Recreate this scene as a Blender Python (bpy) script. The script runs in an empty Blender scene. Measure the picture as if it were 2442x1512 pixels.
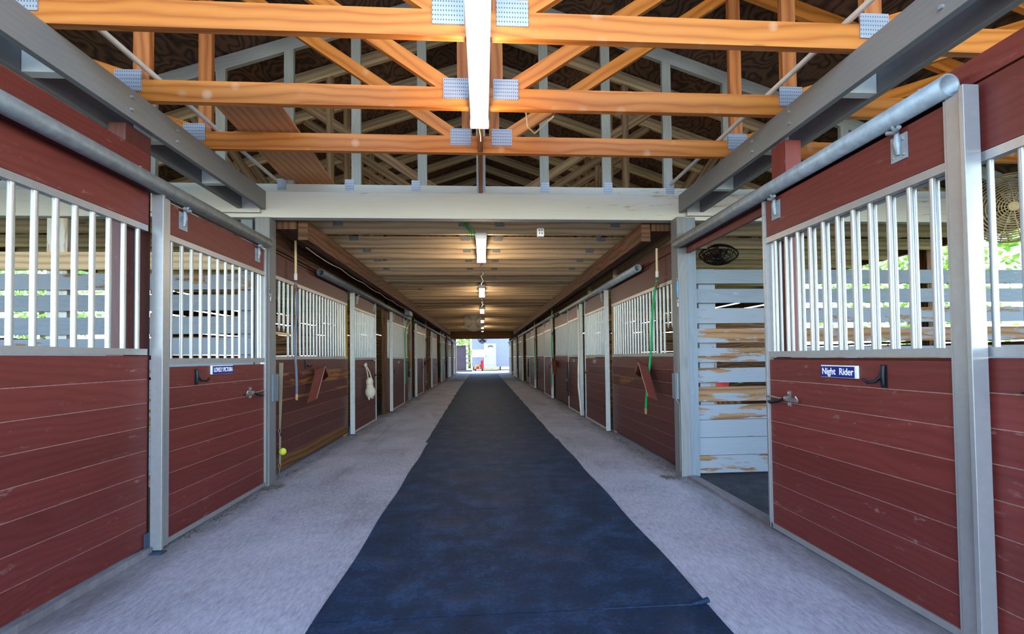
import bpy, bmesh, math, random
from mathutils import Vector, Matrix
R_ = random.Random(7)
C = bpy.context.scene.collection
sc = bpy.context.scene
PI = math.pi

# ------------------------------------------------------------------ camera
FPX, PITCH, YAW, ROLL, CY = 1100.0, .0237, .0633, -.0118, 825.0
CAM_H = 1.1
cam = bpy.data.cameras.new('camera'); cam_o = bpy.data.objects.new('camera', cam); C.objects.link(cam_o)
cam.sensor_fit = 'HORIZONTAL'; cam.sensor_width = 36.0; cam.lens = FPX / 2442 * 36.0
cam.shift_y = (CY - 756) / 2442; cam.clip_start = .02; cam.clip_end = 400
_f = Vector((math.sin(YAW) * math.cos(PITCH), math.cos(YAW) * math.cos(PITCH), math.sin(PITCH)))
_r = Vector((math.cos(YAW), -math.sin(YAW), 0)); _u = _r.cross(_f)
_r2 = _r * math.cos(ROLL) + _u * math.sin(ROLL); _u2 = -_r * math.sin(ROLL) + _u * math.cos(ROLL)
_m = Matrix((_r2, _u2, -_f)).transposed().to_4x4(); _m.translation = Vector((0, 0, CAM_H))
cam_o.matrix_world = _m
sc.camera = cam_o

# ------------------------------------------------------------------ world, sun, exposure
sc.view_settings.view_transform = 'Standard'; sc.view_settings.look = 'None'
sc.view_settings.exposure = 0.9; sc.view_settings.gamma = 1.0
sc.view_settings.use_curve_mapping = False
try:
    sc.cycles.use_denoising = True
    sc.cycles.max_bounces = 10; sc.cycles.diffuse_bounces = 6; sc.cycles.sample_clamp_indirect = 8
except Exception:
    pass
w = bpy.data.worlds.new('sky'); sc.world = w; w.use_nodes = True
wn = w.node_tree; wn.nodes.clear()
sky = wn.nodes.new('ShaderNodeTexSky'); sky.sky_type = 'NISHITA'; sky.sun_disc = False
sky.sun_elevation = math.radians(58); sky.sun_rotation = math.radians(-25); sky.air_density = 1.0; sky.dust_density = .5; sky.ozone_density = 2.5
bg = wn.nodes.new('ShaderNodeBackground'); bg.inputs[1].default_value = SKY_STRENGTH = 1.15
wo = wn.nodes.new('ShaderNodeOutputWorld')
wn.links.new(sky.outputs[0], bg.inputs[0]); wn.links.new(bg.outputs[0], wo.inputs[0])
sun = bpy.data.lights.new('sun', 'SUN'); sun.energy = 2.2; sun.angle = .01; sun.color = (1, .95, .86)
sun_o = bpy.data.objects.new('sun', sun); C.objects.link(sun_o)
sun_o.rotation_euler = Vector((-.22, .50, .86)).to_track_quat('Z', 'Y').to_euler()   # sun stands beyond the far end
LAMP_W = 14.0           # watts of each fluorescent fixture
LAMP_COL = (1.0, .80, .58)

# ------------------------------------------------------------------ helpers
def tag(o, label=None, cat=None, group=None, kind=None):
    if label: o['label'] = label
    if cat: o['category'] = cat
    if group: o['group'] = group
    if kind: o['kind'] = kind
    return o

def empty(name, loc=(0, 0, 0), label=None, cat=None, group=None):
    o = bpy.data.objects.new(name, None); C.objects.link(o); o.location = loc; o.empty_display_size = .1
    return tag(o, label, cat, group)

class MB:
    """collects shapes; build() links them as one mesh object"""
    def __init__(s): s.v = []; s.f = []; s.uv = []; s.mi = []; s.sm = []
    def _add(s, vs, fs, uvs, mi=0, smooth=False):
        b = len(s.v); s.v += [tuple(v) for v in vs]
        for f, u in zip(fs, uvs):
            s.f.append(tuple(b + i for i in f)); s.uv.append(u); s.mi.append(mi); s.sm.append(smooth)
    def obox(s, c, ax, ay, az, mi=0, seed=None):
        """box from centre and three half vectors; ax runs along the grain"""
        c, ax, ay, az = map(Vector, (c, ax, ay, az))
        vs = [c + ax * i + ay * j + az * k for i in (-1, 1) for j in (-1, 1) for k in (-1, 1)]
        lx, ly, lz = ax.length, ay.length, az.length
        k = R_.randint(0, 60); ou, ov = R_.uniform(0, 30), k * 7.0
        co = [(i * lx + ou, j * ly, k2 * lz) for i in (-1, 1) for j in (-1, 1) for k2 in (-1, 1)]
        fs = [(0, 1, 3, 2), (4, 6, 7, 5), (0, 4, 5, 1), (2, 3, 7, 6), (0, 2, 6, 4), (1, 5, 7, 3)]
        uvs = []
        for n, f in enumerate(fs):
            if n < 2: uvs.append([(co[i][1] * .3 + ou, co[i][2] + ov) for i in f])
            elif n < 4: uvs.append([(co[i][0], co[i][2] + ov) for i in f])
            else: uvs.append([(co[i][0], co[i][1] + ov + .05) for i in f])
        if ax.cross(ay).dot(az) < 0: fs = [f[::-1] for f in fs]; uvs = [u[::-1] for u in uvs]
        s._add(vs, fs, uvs, mi)
        return s
    def box(s, x0, x1, y0, y1, z0, z1, mi=0, axis=None):
        x0, x1 = sorted((x0, x1)); y0, y1 = sorted((y0, y1)); z0, z1 = sorted((z0, z1))
        d = [(x1 - x0) / 2, (y1 - y0) / 2, (z1 - z0) / 2]; c = ((x0 + x1) / 2, (y0 + y1) / 2, (z0 + z1) / 2)
        h = [Vector((d[0], 0, 0)), Vector((0, d[1], 0)), Vector((0, 0, d[2]))]
        a = axis if axis is not None else max(range(3), key=lambda i: d[i])
        o = [i for i in range(3) if i != a]
        o.sort(key=lambda i: d[i])
        return s.obox(c, h[a], h[o[0]], h[o[1]], mi)
    def beam(s, p, q, w, h, up=(0, 0, 1), mi=0):
        """rectangular member from p to q, w wide sideways, h deep along up"""
        p, q, up = Vector(p), Vector(q), Vector(up); d = q - p
        sd = d.cross(up)
        sd = sd.normalized() if sd.length > 1e-6 else Vector((1, 0, 0)); u2 = sd.cross(d).normalized()
        return s.obox((p + q) / 2, d / 2, sd * w / 2, u2 * h / 2, mi)
    def tube(s, pts, r, n=10, mi=0, cap=True):
        pts = [Vector(p) for p in pts]; rs = r if isinstance(r, (list, tuple)) else [r] * len(pts)
        rings = []; prev = None
        for i, p in enumerate(pts):
            t = (pts[min(i + 1, len(pts) - 1)] - pts[max(i - 1, 0)]).normalized()
            if prev is None:
                a = t.orthogonal().normalized()
            else:
                a = (prev - t * prev.dot(t)); a = a.normalized() if a.length > 1e-6 else t.orthogonal().normalized()
            prev = a; b = t.cross(a)
            rings.append([p + (a * math.cos(2 * PI * k / n) + b * math.sin(2 * PI * k / n)) * rs[i] for k in range(n)])
        vs = [v for rg in rings for v in rg]; fs = []; uvs = []; L = 0
        for i in range(len(pts) - 1):
            L2 = L + (pts[i + 1] - pts[i]).length
            for k in range(n):
                k2 = (k + 1) % n
                fs.append((i * n + k, i * n + k2, (i + 1) * n + k2, (i + 1) * n + k))
                uvs.append([(L, k / n * .3), (L, (k + 1) / n * .3), (L2, (k + 1) / n * .3), (L2, k / n * .3)])
            L = L2
        s._add(vs, fs, uvs, mi, True)
        if cap:
            s._add(rings[0], [tuple(range(n))[::-1]], [[(0, 0)] * n], mi)
            s._add(rings[-1], [tuple(range(n))], [[(0, 0)] * n], mi)
        return s
    def pipe(s, p, q, r, t, n=20, mi=0):
        """open-ended hollow pipe"""
        p, q = Vector(p), Vector(q); s.tube([p, q], r, n, mi, False)
        b0 = len(s.f); s.tube([p, q], r - t, n, mi, False)
        for i in range(b0, len(s.f)): s.f[i] = s.f[i][::-1]; s.uv[i] = s.uv[i][::-1]
        base_o = len(s.v) - 4 * n; base_i = len(s.v) - 2 * n
        for e in (0, 1):
            for k in range(n):
                k2 = (k + 1) % n
                f = (base_o + e * n + k, base_o + e * n + k2, base_i + e * n + k2, base_i + e * n + k)
                s.f.append(f if e else f[::-1]); s.uv.append([(0, 0)] * 4); s.mi.append(mi); s.sm.append(False)
        return s
    def ball(s, c, r, mi=0, nu=14, nv=8, sc_=(1, 1, 1)):
        c = Vector(c); vs = [c + Vector((0, 0, r * sc_[2]))]
        for j in range(1, nv):
            th = PI * j / nv
            for i in range(nu):
                ph = 2 * PI * i / nu
                vs.append(c + Vector((math.sin(th) * math.cos(ph) * r * sc_[0], math.sin(th) * math.sin(ph) * r * sc_[1], math.cos(th) * r * sc_[2])))
        vs.append(c - Vector((0, 0, r * sc_[2]))); fs = []
        for i in range(nu): fs.append((0, 1 + i, 1 + (i + 1) % nu))
        for j in range(nv - 2):
            for i in range(nu):
                a = 1 + j * nu + i; b = 1 + j * nu + (i + 1) % nu
                fs.append((a, a + nu, b + nu, b))
        last = len(vs) - 1; bs = 1 + (nv - 2) * nu
        for i in range(nu): fs.append((last, bs + (i + 1) % nu, bs + i))
        s._add(vs, fs, [[(vs[k].x * 3, vs[k].z * 3) for k in f] for f in fs], mi, True)
        return s
    def poly(s, pts, th, mi=0):
        """flat polygon pts (3-D, planar) given the thickness vector th"""
        th = Vector(th); P = [Vector(p) for p in pts]; n = len(P)
        nrm = (P[1] - P[0]).cross(P[2] - P[1])
        if nrm.dot(th) > 0: P = P[::-1]
        vs = P + [p + th for p in P]
        fs = [tuple(range(n)), tuple(range(2 * n - 1, n - 1, -1))] + [(i, i + n, (i + 1) % n + n, (i + 1) % n) for i in range(n)]
        o = R_.uniform(0, 20)
        ext = [max(v[i] for v in vs) - min(v[i] for v in vs) for i in range(3)]
        def uvof(f):
            e = [vs[i] for i in f]; nn = Vector((0, 0, 0))
            for a in range(len(e)): nn += e[a].cross(e[(a + 1) % len(e)])
            ax = max(range(3), key=lambda i: abs(nn[i])); k = sorted([i for i in range(3) if i != ax], key=lambda i: -ext[i])
            return [(v[k[0]] + o, v[k[1]] + 7 * 3) for v in e]
        s._add(vs, fs, [uvof(f) for f in fs], mi)
        return s
    def build(s, name, mats, parent=None, bevel=0):
        me = bpy.data.meshes.new(name)
        off = Vector((0, 0, 0))
        if parent is not None:
            p = parent
            while p is not None: off += p.location; p = p.parent
        me.from_pydata([tuple(Vector(v) - off) for v in s.v], [], s.f)
        mats = mats if isinstance(mats, (list, tuple)) else [mats]
        for m in mats: me.materials.append(m)
        uvl = me.uv_layers.new(name='UVMap')
        flat = [c for u in s.uv for p in u for c in p]
        uvl.data.foreach_set('uv', flat)
        me.polygons.foreach_set('material_index', s.mi); me.polygons.foreach_set('use_smooth', s.sm)
        me.update()
        o = bpy.data.objects.new(name, me); C.objects.link(o)
        if parent is not None: o.parent = parent
        if bevel:
            b = o.modifiers.new('bevel', 'BEVEL'); b.width = bevel; b.segments = 2; b.limit_method = 'ANGLE'; b.angle_limit = .9
        return o

def copy_tree(o, parent=None):
    c = o.copy(); C.objects.link(c); c.parent = parent
    for ch in [k for k in ALL_CHILDREN(o)]: copy_tree(ch, c)
    return c
def ALL_CHILDREN(o): return [k for k in list(C.objects) if k.parent is o]

# ------------------------------------------------------------------ materials
def srgb(h):
    h = h.lstrip('#'); o = []
    for i in (0, 2, 4):
        c = int(h[i:i + 2], 16) / 255; o.append(c / 12.92 if c < .04045 else ((c + .055) / 1.055) ** 2.4)
    return (*o, 1)

class NT:
    def __init__(s, name):
        s.m = bpy.data.materials.new(name); s.m.use_nodes = True; s.t = s.m.node_tree; s.t.nodes.clear()
        s.out = s.n('ShaderNodeOutputMaterial'); s.b = s.n('ShaderNodeBsdfPrincipled'); s.l(s.b.outputs[0], s.out.inputs[0])
    def n(s, t, **k):
        x = s.t.nodes.new(t)
        for a, b in k.items(): setattr(x, a, b)
        return x
    def l(s, a, b): s.t.links.new(a, b)
    def val(s, sock, v):
        if hasattr(v, 'default_value') or hasattr(v, 'links'): s.l(v, sock)
        else: sock.default_value = v
    def math(s, op, a, b=None, clamp=False):
        x = s.n('ShaderNodeMath', operation=op); x.use_clamp = clamp; s.val(x.inputs[0], a)
        if b is not None: s.val(x.inputs[1], b)
        return x.outputs[0]
    def mix(s, f, a, b, bt='MIX'):
        x = s.n('ShaderNodeMix', data_type='RGBA', blend_type=bt); s.val(x.inputs[0], f); s.val(x.inputs[6], a); s.val(x.inputs[7], b); return x.outputs[2]
    def ramp(s, f, stops):
        x = s.n('ShaderNodeValToRGB'); s.l(f, x.inputs[0]); e = x.color_ramp.elements
        while len(e) < len(stops): e.new(.5)
        for el, (p, c) in zip(e, stops): el.position = p; el.color = c if len(c) == 4 else (*c, 1)
        return x.outputs[0]
    def vec(s, src, sc_, off=(0, 0, 0)):
        x = s.n('ShaderNodeMapping'); s.l(src, x.inputs[0]); x.inputs[3].default_value = sc_; x.inputs[1].default_value = off; return x.outputs[0]
    def noise(s, v, scale=1, det=4, rough=.55, dist=0):
        x = s.n('ShaderNodeTexNoise'); s.l(v, x.inputs[0]); x.inputs['Scale'].default_value = scale; x.inputs['Detail'].default_value = det
        x.inputs['Roughness'].default_value = rough; x.inputs['Distortion'].default_value = dist; return x.outputs[0]
    def bump(s, h, st=.3, d=.01):
        x = s.n('ShaderNodeBump'); s.l(h, x.inputs['Height']); x.inputs['Strength'].default_value = st; x.inputs['Distance'].default_value = d
        s.l(x.outputs[0], s.b.inputs['Normal'])
    def done(s, col, rough=.6, metal=0., spec=None):
        s.val(s.b.inputs['Base Color'], col); s.val(s.b.inputs['Roughness'], rough); s.b.inputs['Metallic'].default_value = metal
        if spec is not None: s.b.inputs['Specular IOR Level'].default_value = spec
        return s.m

def board_tone(t, uv):
    sep = t.n('ShaderNodeSeparateXYZ'); t.l(uv, sep.inputs[0])
    k = t.math('ROUND', t.math('DIVIDE', sep.outputs[1], 7.0))
    wn_ = t.n('ShaderNodeTexWhiteNoise', noise_dimensions='1D'); t.l(k, wn_.inputs['W']); return wn_.outputs[0]

def wood(name, dark, mid, light, rough=.65, knots=True, ring=.55, tone=.35, paint=None, peel=.5, pscale=1.0, spec=.3, bump=.25, spots=None):
    t = NT(name); uv = t.n('ShaderNodeUVMap').outputs[0]
    rnd = t.n('ShaderNodeObjectInfo').outputs['Random']
    cb = t.n('ShaderNodeCombineXYZ'); t.l(t.math('MULTIPLY', rnd, 23.0), cb.inputs[0]); t.l(t.math('MULTIPLY', t.math('ROUND', t.math('MULTIPLY', rnd, 40.0)), 7.0), cb.inputs[1])
    va = t.n('ShaderNodeVectorMath', operation='ADD'); t.l(uv, va.inputs[0]); t.l(cb.outputs[0], va.inputs[1]); uv = va.outputs[0]
    warp = t.noise(t.vec(uv, (1.1, 3.2, 1)), 1.0, 2)
    sep = t.n('ShaderNodeSeparateXYZ'); t.l(uv, sep.inputs[0])
    vv = t.math('ADD', t.math('MULTIPLY', sep.outputs[1], 55.0), t.math('MULTIPLY', warp, 30.0 * ring))
    ringv = t.math('ABSOLUTE', t.math('SINE', vv))
    fine = t.noise(t.vec(uv, (3.0, 90.0, 1)), 1.0, 5, .7)
    blot = t.noise(t.vec(uv, (.8, 4, 1)), 1.0, 3)
    g = t.math('ADD', t.math('MULTIPLY', ringv, .35), t.math('ADD', t.math('MULTIPLY', fine, .35), t.math('MULTIPLY', blot, .35)))
    col = t.ramp(g, [(.22, srgb(dark)), (.52, srgb(mid)), (.85, srgb(light))])
    if knots:
        v = t.n('ShaderNodeTexVoronoi'); t.l(t.vec(uv, (1.6, 5.0, 1)), v.inputs[0]); v.inputs['Scale'].default_value = 1.0
        kd = t.ramp(v.outputs['Distance'], [(.0, (1, 1, 1)), (.055, (.8, .8, .8)), (.10, (0, 0, 0))])
        col = t.mix(t.math('MULTIPLY', kd, .75), col, srgb('#3a1c0c'))
    if tone:
        b = board_tone(t, uv); f = t.math('ADD', t.math('MULTIPLY', b, tone), 1 - tone * .6)
        cmb = t.n('ShaderNodeCombineColor'); [t.l(f, cmb.inputs[i]) for i in range(3)]
        col = t.mix(1.0, col, cmb.outputs[0], 'MULTIPLY')
    if spots:
        geo = t.n('ShaderNodeNewGeometry').outputs['Position']
        v = t.n('ShaderNodeTexVoronoi'); t.l(geo, v.inputs[0]); v.inputs['Scale'].default_value = 7.0
        sp = t.ramp(v.outputs['Distance'], [(0, (1, 1, 1)), (.14, (.75, .75, .75)), (.26, (0, 0, 0))])
        wv = t.noise(geo, 3.0, 2); sp = t.math('MULTIPLY', sp, t.ramp(wv, [(.48, (0, 0, 0)), (.62, (1, 1, 1))]))
        col = t.mix(t.math('MULTIPLY', sp, .33), col, srgb(spots))
    h = g
    if paint:
        pn = t.noise(t.vec(uv, (2.2 * pscale, 13 * pscale, 1)), 1.0, 8, .68)
        big = t.noise(t.vec(uv, (.55, 2.2, 1), (3, 5, 0)), 1.0, 2)
        bt = board_tone(t, uv)
        m = t.math('ADD', t.math('MULTIPLY', pn, .6), t.math('ADD', t.math('MULTIPLY', big, .5), t.math('MULTIPLY', bt, .12)))
        mask = t.ramp(m, [(peel - .012, (1, 1, 1)), (peel + .012, (0, 0, 0))])
        pc = t.mix(t.math('MULTIPLY', fine, .55), srgb(paint), tuple(c * .62 for c in srgb(paint)[:3]) + (1,))
        col = t.mix(mask, col, pc); h = t.math('ADD', g, mask)
    t.bump(h, bump, .004)
    return t.done(col, rough, 0, spec)

def painted(name, base, var=.25, rough=.5, grain=.25, spec=.4, scuff=None, tone=.2):
    t = NT(name); uv = t.n('ShaderNodeUVMap').outputs[0]
    warp = t.noise(t.vec(uv, (.9, 3.0, 1)), 1.0, 2); sep = t.n('ShaderNodeSeparateXYZ'); t.l(uv, sep.inputs[0])
    vv = t.math('ADD', t.math('MULTIPLY', sep.outputs[1], 70.0), t.math('MULTIPLY', warp, 26.0))
    rg = t.math('ABSOLUTE', t.math('SINE', vv)); fine = t.noise(t.vec(uv, (4, 80, 1)), 1, 4, .7)
    big = t.noise(t.vec(uv, (1.2, 3, 1)), 1, 4)
    k = t.math('ADD', t.math('ADD', t.math('MULTIPLY', rg, grain * .5), t.math('MULTIPLY', fine, grain)), t.math('MULTIPLY', big, var))
    b = srgb(base); d = tuple(c * .62 for c in b[:3]) + (1,); l = tuple(min(1, c * 1.45 + .004) for c in b[:3]) + (1,)
    col = t.ramp(k, [(.05, d), (.28, b), (.62, l)])
    if tone:
        bt = board_tone(t, uv); f = t.math('ADD', t.math('MULTIPLY', bt, tone), 1 - tone * .5)
        cmb = t.n('ShaderNodeCombineColor'); [t.l(f, cmb.inputs[i]) for i in range(3)]
        col = t.mix(1.0, col, cmb.outputs[0], 'MULTIPLY')
    if scuff:
        s1 = t.noise(t.vec(uv, (9, 26, 1), (4, 1, 0)), 1, 6, .75); s2 = t.noise(t.vec(uv, (1.5, 4, 1)), 1, 2)
        mk = t.math('MULTIPLY', t.ramp(s1, [(.58, (0, 0, 0)), (.68, (1, 1, 1))]), t.ramp(s2, [(.46, (0, 0, 0)), (.62, (1, 1, 1))]))
        col = t.mix(t.math('MULTIPLY', mk, .45), col, srgb(scuff))
    v = t.n('ShaderNodeTexVoronoi'); t.l(t.vec(uv, (1.1, 3.1, 1)), v.inputs[0]); v.inputs['Scale'].default_value = 1.0
    kd = t.ramp(v.outputs['Distance'], [(.0, (1, 1, 1)), (.05, (.6, .6, .6)), (.09, (0, 0, 0))]); col = t.mix(t.math('MULTIPLY', kd, .4), col, tuple(c * .35 for c in b[:3]) + (1,))
    t.bump(k, .12, .003)
    return t.done(col, rough, 0, spec)

def flat(name, c, rough=.5, metal=0., noise=.12, scale=20, spec=None, bump=0):
    t = NT(name); co = t.n('ShaderNodeTexCoord').outputs['Object']; n = t.noise(co, scale, 5, .6)
    b = srgb(c); col = t.ramp(n, [(.3, tuple(x * (1 - noise) for x in b[:3])), (.7, tuple(min(1, x * (1 + noise)) for x in b[:3]))])
    if bump: t.bump(n, bump, .004)
    return t.done(col, rough, metal, spec)

def emit(name, c, st):
    t = NT(name); t.b.inputs['Emission Color'].default_value = srgb(c); t.b.inputs['Emission Strength'].default_value = st
    return t.done(srgb(c), .4)

M = {}
M['red'] = painted('maroon_paint', '#5c211b', scuff='#b0948a', tone=.34, var=.4, grain=.32)
M['red_dark'] = painted('maroon_paint_old', '#4e241f', scuff='#8a6a58', tone=.3)
M['red_worn'] = wood('maroon_paint_worn', '#43240f', '#6e421c', '#8a5a28', paint='#4e241e', peel=.625, pscale=.5, tone=.2, ring=.25)
M['bare_board'] = wood('bare_brown_board', '#3c2412', '#62401e', '#80582e', rough=.75, ring=.2, tone=.1)
M['dust'] = flat('dusty_joint', '#9c7a70', .95, scale=40, noise=.3)
M['dust_old'] = flat('dusty_joint_dark', '#84675a', .95, scale=40, noise=.3)
M['orange'] = wood('varnished_orange_pine', '#944c16', '#b86a24', '#cb8038', rough=.42, ring=.3, tone=.14, spec=.45, spots='#f2dcb8', bump=.1)
M['orange_brown'] = wood('brown_pine', '#7a4420', '#a05c30', '#b87442', rough=.55, ring=.3, tone=.2)
M['ply_strip'] = wood('brown_plywood', '#a8683c', '#c98a5a', '#d89c6c', rough=.7, ring=.25, tone=.1)
M['natural'] = wood('weathered_tan_wood', '#8a6c4c', '#b59872', '#cbb08a', rough=.8, ring=.12, tone=.32)
M['attic'] = wood('weathered_grey_brown_wood', '#54402e', '#7c6046', '#957a5c', rough=.85, ring=.2, tone=.35)
M['brown'] = wood('dark_brown_beam', '#2e1c10', '#553722', '#6e4b30', rough=.75, tone=.25)
M['yellow'] = wood('yellow_pine', '#7c5a1e', '#b8903e', '#cfae62', rough=.7, tone=.2)
M['barewall'] = wood('old_stained_boards', '#2a170b', '#5c3a1c', '#8a5c30', rough=.8, tone=.4)
M['grey_flake'] = wood('flaking_blue_grey_paint', '#3e2a1a', '#70502f', '#8a6844', ring=.2, paint='#80858a', peel=.642, tone=.15, rough=.75, pscale=1.2)
M['grey_part'] = wood('worn_blue_grey_paint', '#4a3320', '#7a5838', '#946e4a', ring=.2, paint='#80858a', peel=.62, tone=.2, rough=.75, pscale=.8)
M['grey_good'] = painted('blue_grey_paint', '#6f777d', grain=.12, var=.2, rough=.6, tone=.12, scuff='#b9b2a4')
M['header'] = wood('whitewashed_beam', '#6e5c48', '#a8937a', '#c0ae96', paint='#c6c3b8', peel=.648, tone=.06, rough=.75, pscale=1.3, knots=False)
M['grey_gable'] = painted('pale_blue_grey_truss_paint', '#a6a6a0', grain=.1, var=.15, rough=.65, tone=.08, scuff='#a89880')
M['post_grey'] = painted('grey_post_paint', '#74726f', grain=.15, var=.2, rough=.6, tone=.1, scuff='#6a5848')
M['plank_grey'] = painted('grey_beam_paint', '#8e8c8a', grain=.05, var=.12, rough=.55, tone=.0)
M['block'] = flat('cream_block', '#c9cbbd', .6, scale=6)
M['alu'] = flat('brushed_aluminium', '#a3a19e', .4, .5, .05, 30)
M['alu_white'] = flat('dull_white_aluminium', '#b8b8b2', .45, .2, .12, 14)
M['bar'] = flat('aluminium_bar', '#a2a19f', .36, .6, .04, 18)
M['galv'] = flat('galvanised_steel', '#8c9599', .5, .3, .22, 22)
M['track_dark'] = flat('dark_grey_track', '#55595c', .5, .35, .2, 20)
M['plate'] = None
M['iron'] = flat('black_iron', '#1c1e26', .4, .6, .2, 40)
M['steel'] = flat('worn_steel', '#9a948a', .4, .7, .25, 60)
M['rust'] = flat('rusty_steel', '#7a4a32', .7, .4, .4, 50)
M['white_metal'] = flat('white_enamel', '#e8e8e4', .4, 0, .04)
M['pvc'] = flat('yellowed_pvc', '#d6b98a', .5, 0, .1, 8)
M['pvc_white'] = flat('dusty_white_pvc', '#cfc4b6', .6, 0, .12, 12)
M['hose_grey'] = flat('grey_hose', '#5e626c', .5)
M['hose_maroon'] = flat('maroon_hose', '#4c2a30', .5)
M['hose_green'] = flat('green_hose', '#0d9a55', .4, 0, .06)
M['brass'] = flat('brass', '#b98d62', .4, .6)
M['leather'] = flat('brown_rack_paint', '#6a3328', .5, 0, .12, 12)
M['leather_edge'] = flat('worn_rack_edge', '#a07a64', .7)
M['cotton'] = flat('cream_cotton', '#cdbfa8', .9, 0, .15, 60, bump=.3)
M['webbing'] = flat('tan_webbing', '#8f8168', .9, 0, .25, 90)
M['tennis'] = flat('tennis_felt', '#c2cc3c', .95, 0, .15, 60, bump=.4)
M['blue_cord'] = flat('blue_cord', '#4a9ac0', .7)
M['navy_plate'] = flat('navy_plastic', '#141a6e', .35, 0, .03)
M['white_text'] = flat('white_lettering', '#f0f0f4', .5, 0, .02)
M['blacknylon'] = flat('black_nylon', '#15151b', .6)
M['bluenylon'] = flat('navy_nylon', '#1c2440', .6)
M['elec'] = flat('grey_electrical_box', '#7c8890', .45, .2)
M['tube'] = emit('glowing_tube', '#ffffff', 5.0)
M['door_white'] = flat('white_door_paint', '#c9c5c0', .5, 0, .04, 3)
M['corr'] = flat('pale_blue_corrugated_metal', '#a4aab8', .5, .1, .08, 4)
M['locker'] = flat('grey_locker', '#5b5660', .6, 0, .08, 4)
M['redplastic'] = flat('red_plastic', '#c8323a', .45, 0, .05)
M['yellowplastic'] = flat('yellow_plastic', '#d8b820', .45, 0, .05)
M['redpaint'] = flat('red_cart_paint', '#c04038', .5)
M['pallet'] = wood('pale_pallet_wood', '#9c7a50', '#c8a878', '#dcc09a', tone=.2)
M['rubberfoot'] = flat('blue_grey_bracket', '#3c4c60', .5, .4)
M['endwood'] = wood('orange_brown_end_boards', '#5a3014', '#8c5428', '#a86c3c', tone=.2)
M['fan_wire'] = flat('tan_fan_wire', '#a89268', .5, .3)
M['fan_dark'] = flat('dusty_grey_fan_wire', '#bdb6a6', .6, .1)
M['fan_blade'] = flat('brown_fan_blade', '#6a4630', .5, .2)
M['green_straw'] = flat('green_twine', '#3f9a54', .8)
M['bark'] = flat('tree_bark', '#5a4838', .9, 0, .3, 12)
M['roofmetal'] = flat('roof_metal', '#8a8a88', .6, .3)

def gang_plate():
    t = NT('toothed_metal_plate'); uv = t.n('ShaderNodeUVMap').outputs[0]
    sep = t.n('ShaderNodeSeparateXYZ'); t.l(uv, sep.inputs[0])
    a = t.math('SINE', t.math('MULTIPLY', sep.outputs[0], 2 * PI / .0125)); b = t.math('SINE', t.math('MULTIPLY', sep.outputs[1], 2 * PI / .022))
    m = t.math('MULTIPLY', t.ramp(a, [(.35, (0, 0, 0)), (.6, (1, 1, 1))]), t.ramp(b, [(.3, (0, 0, 0)), (.7, (1, 1, 1))]))
    col = t.mix(m, srgb('#a0a6b2'), srgb('#5c544e')); t.bump(m, .5, .003)
    return t.done(col, .45, .4)
M['plate'] = gang_plate()

def plywood():
    t = NT('dark_plywood'); co = t.n('ShaderNodeTexCoord').outputs['Object']
    wp = t.noise(t.vec(co, (1.0, .55, 1.0)), 1.6, 3)
    rg = t.math('ABSOLUTE', t.math('SINE', t.math('MULTIPLY', wp, 75.0)))
    fine = t.noise(t.vec(co, (20, 3, 20)), 2, 4)
    g = t.math('ADD', t.math('MULTIPLY', rg, .6), t.math('MULTIPLY', fine, .4))
    col = t.ramp(g, [(.1, srgb('#23140b')), (.5, srgb('#4a3120')), (.9, srgb('#6e4c32'))])
    v = t.n('ShaderNodeTexVoronoi'); t.l(co, v.inputs[0]); v.inputs['Scale'].default_value = 2.0
    kd = t.ramp(v.outputs['Distance'], [(.0, (1, 1, 1)), (.07, (1, 1, 1)), (.10, (0, 0, 0))]); col = t.mix(kd, col, srgb('#120a06'))
    return t.done(col, .85)
M['ply'] = plywood()

def concrete():
    t = NT('rough_concrete'); co = t.n('ShaderNodeTexCoord').outputs['Object']
    n1 = t.noise(t.vec(co, (60, 16, 1)), 1, 6, .75); n2 = t.noise(co, 1.3, 4, .6); n3 = t.noise(co, 220, 2, .5)
    k = t.math('ADD', t.math('MULTIPLY', n1, .5), t.math('ADD', t.math('MULTIPLY', n2, .3), t.math('MULTIPLY', n3, .25)))
    col = t.ramp(k, [(.36, srgb('#75717a')), (.52, srgb('#a4a2aa')), (.68, srgb('#c6c4cc'))])
    st = t.noise(t.vec(co, (2.5, .5, 1), (7, 1, 0)), 1, 5, .65); m = t.ramp(st, [(.55, (0, 0, 0)), (.75, (1, 1, 1))])
    col = t.mix(t.math('MULTIPLY', m, .6), col, srgb('#66584c'))
    sp = t.n('ShaderNodeTexVoronoi'); t.l(co, sp.inputs[0]); sp.inputs['Scale'].default_value = 9
    pk = t.ramp(sp.outputs['Distance'], [(.0, (1, 1, 1)), (.035, (1, 1, 1)), (.05, (0, 0, 0))]); col = t.mix(t.math('MULTIPLY', pk, .4), col, srgb('#4a4440'))
    sx = t.n('ShaderNodeSeparateXYZ'); t.l(co, sx.inputs[0])
    ed = t.math('ABSOLUTE', t.math('ADD', sx.outputs[0], .04)); dn = t.noise(t.vec(co, (6, 1.6, 1)), 1, 5, .7)
    mr = t.n('ShaderNodeMapRange'); t.l(t.math('ADD', t.math('MULTIPLY', dn, .5), ed), mr.inputs[0]); mr.inputs[1].default_value = 1.86; mr.inputs[2].default_value = 2.12
    col = t.mix(t.math('MULTIPLY', mr.outputs[0], .7), col, srgb('#4c4036'))
    t.bump(k, .5, .006)
    return t.done(col, .85)
M['concrete'] = concrete()

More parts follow.
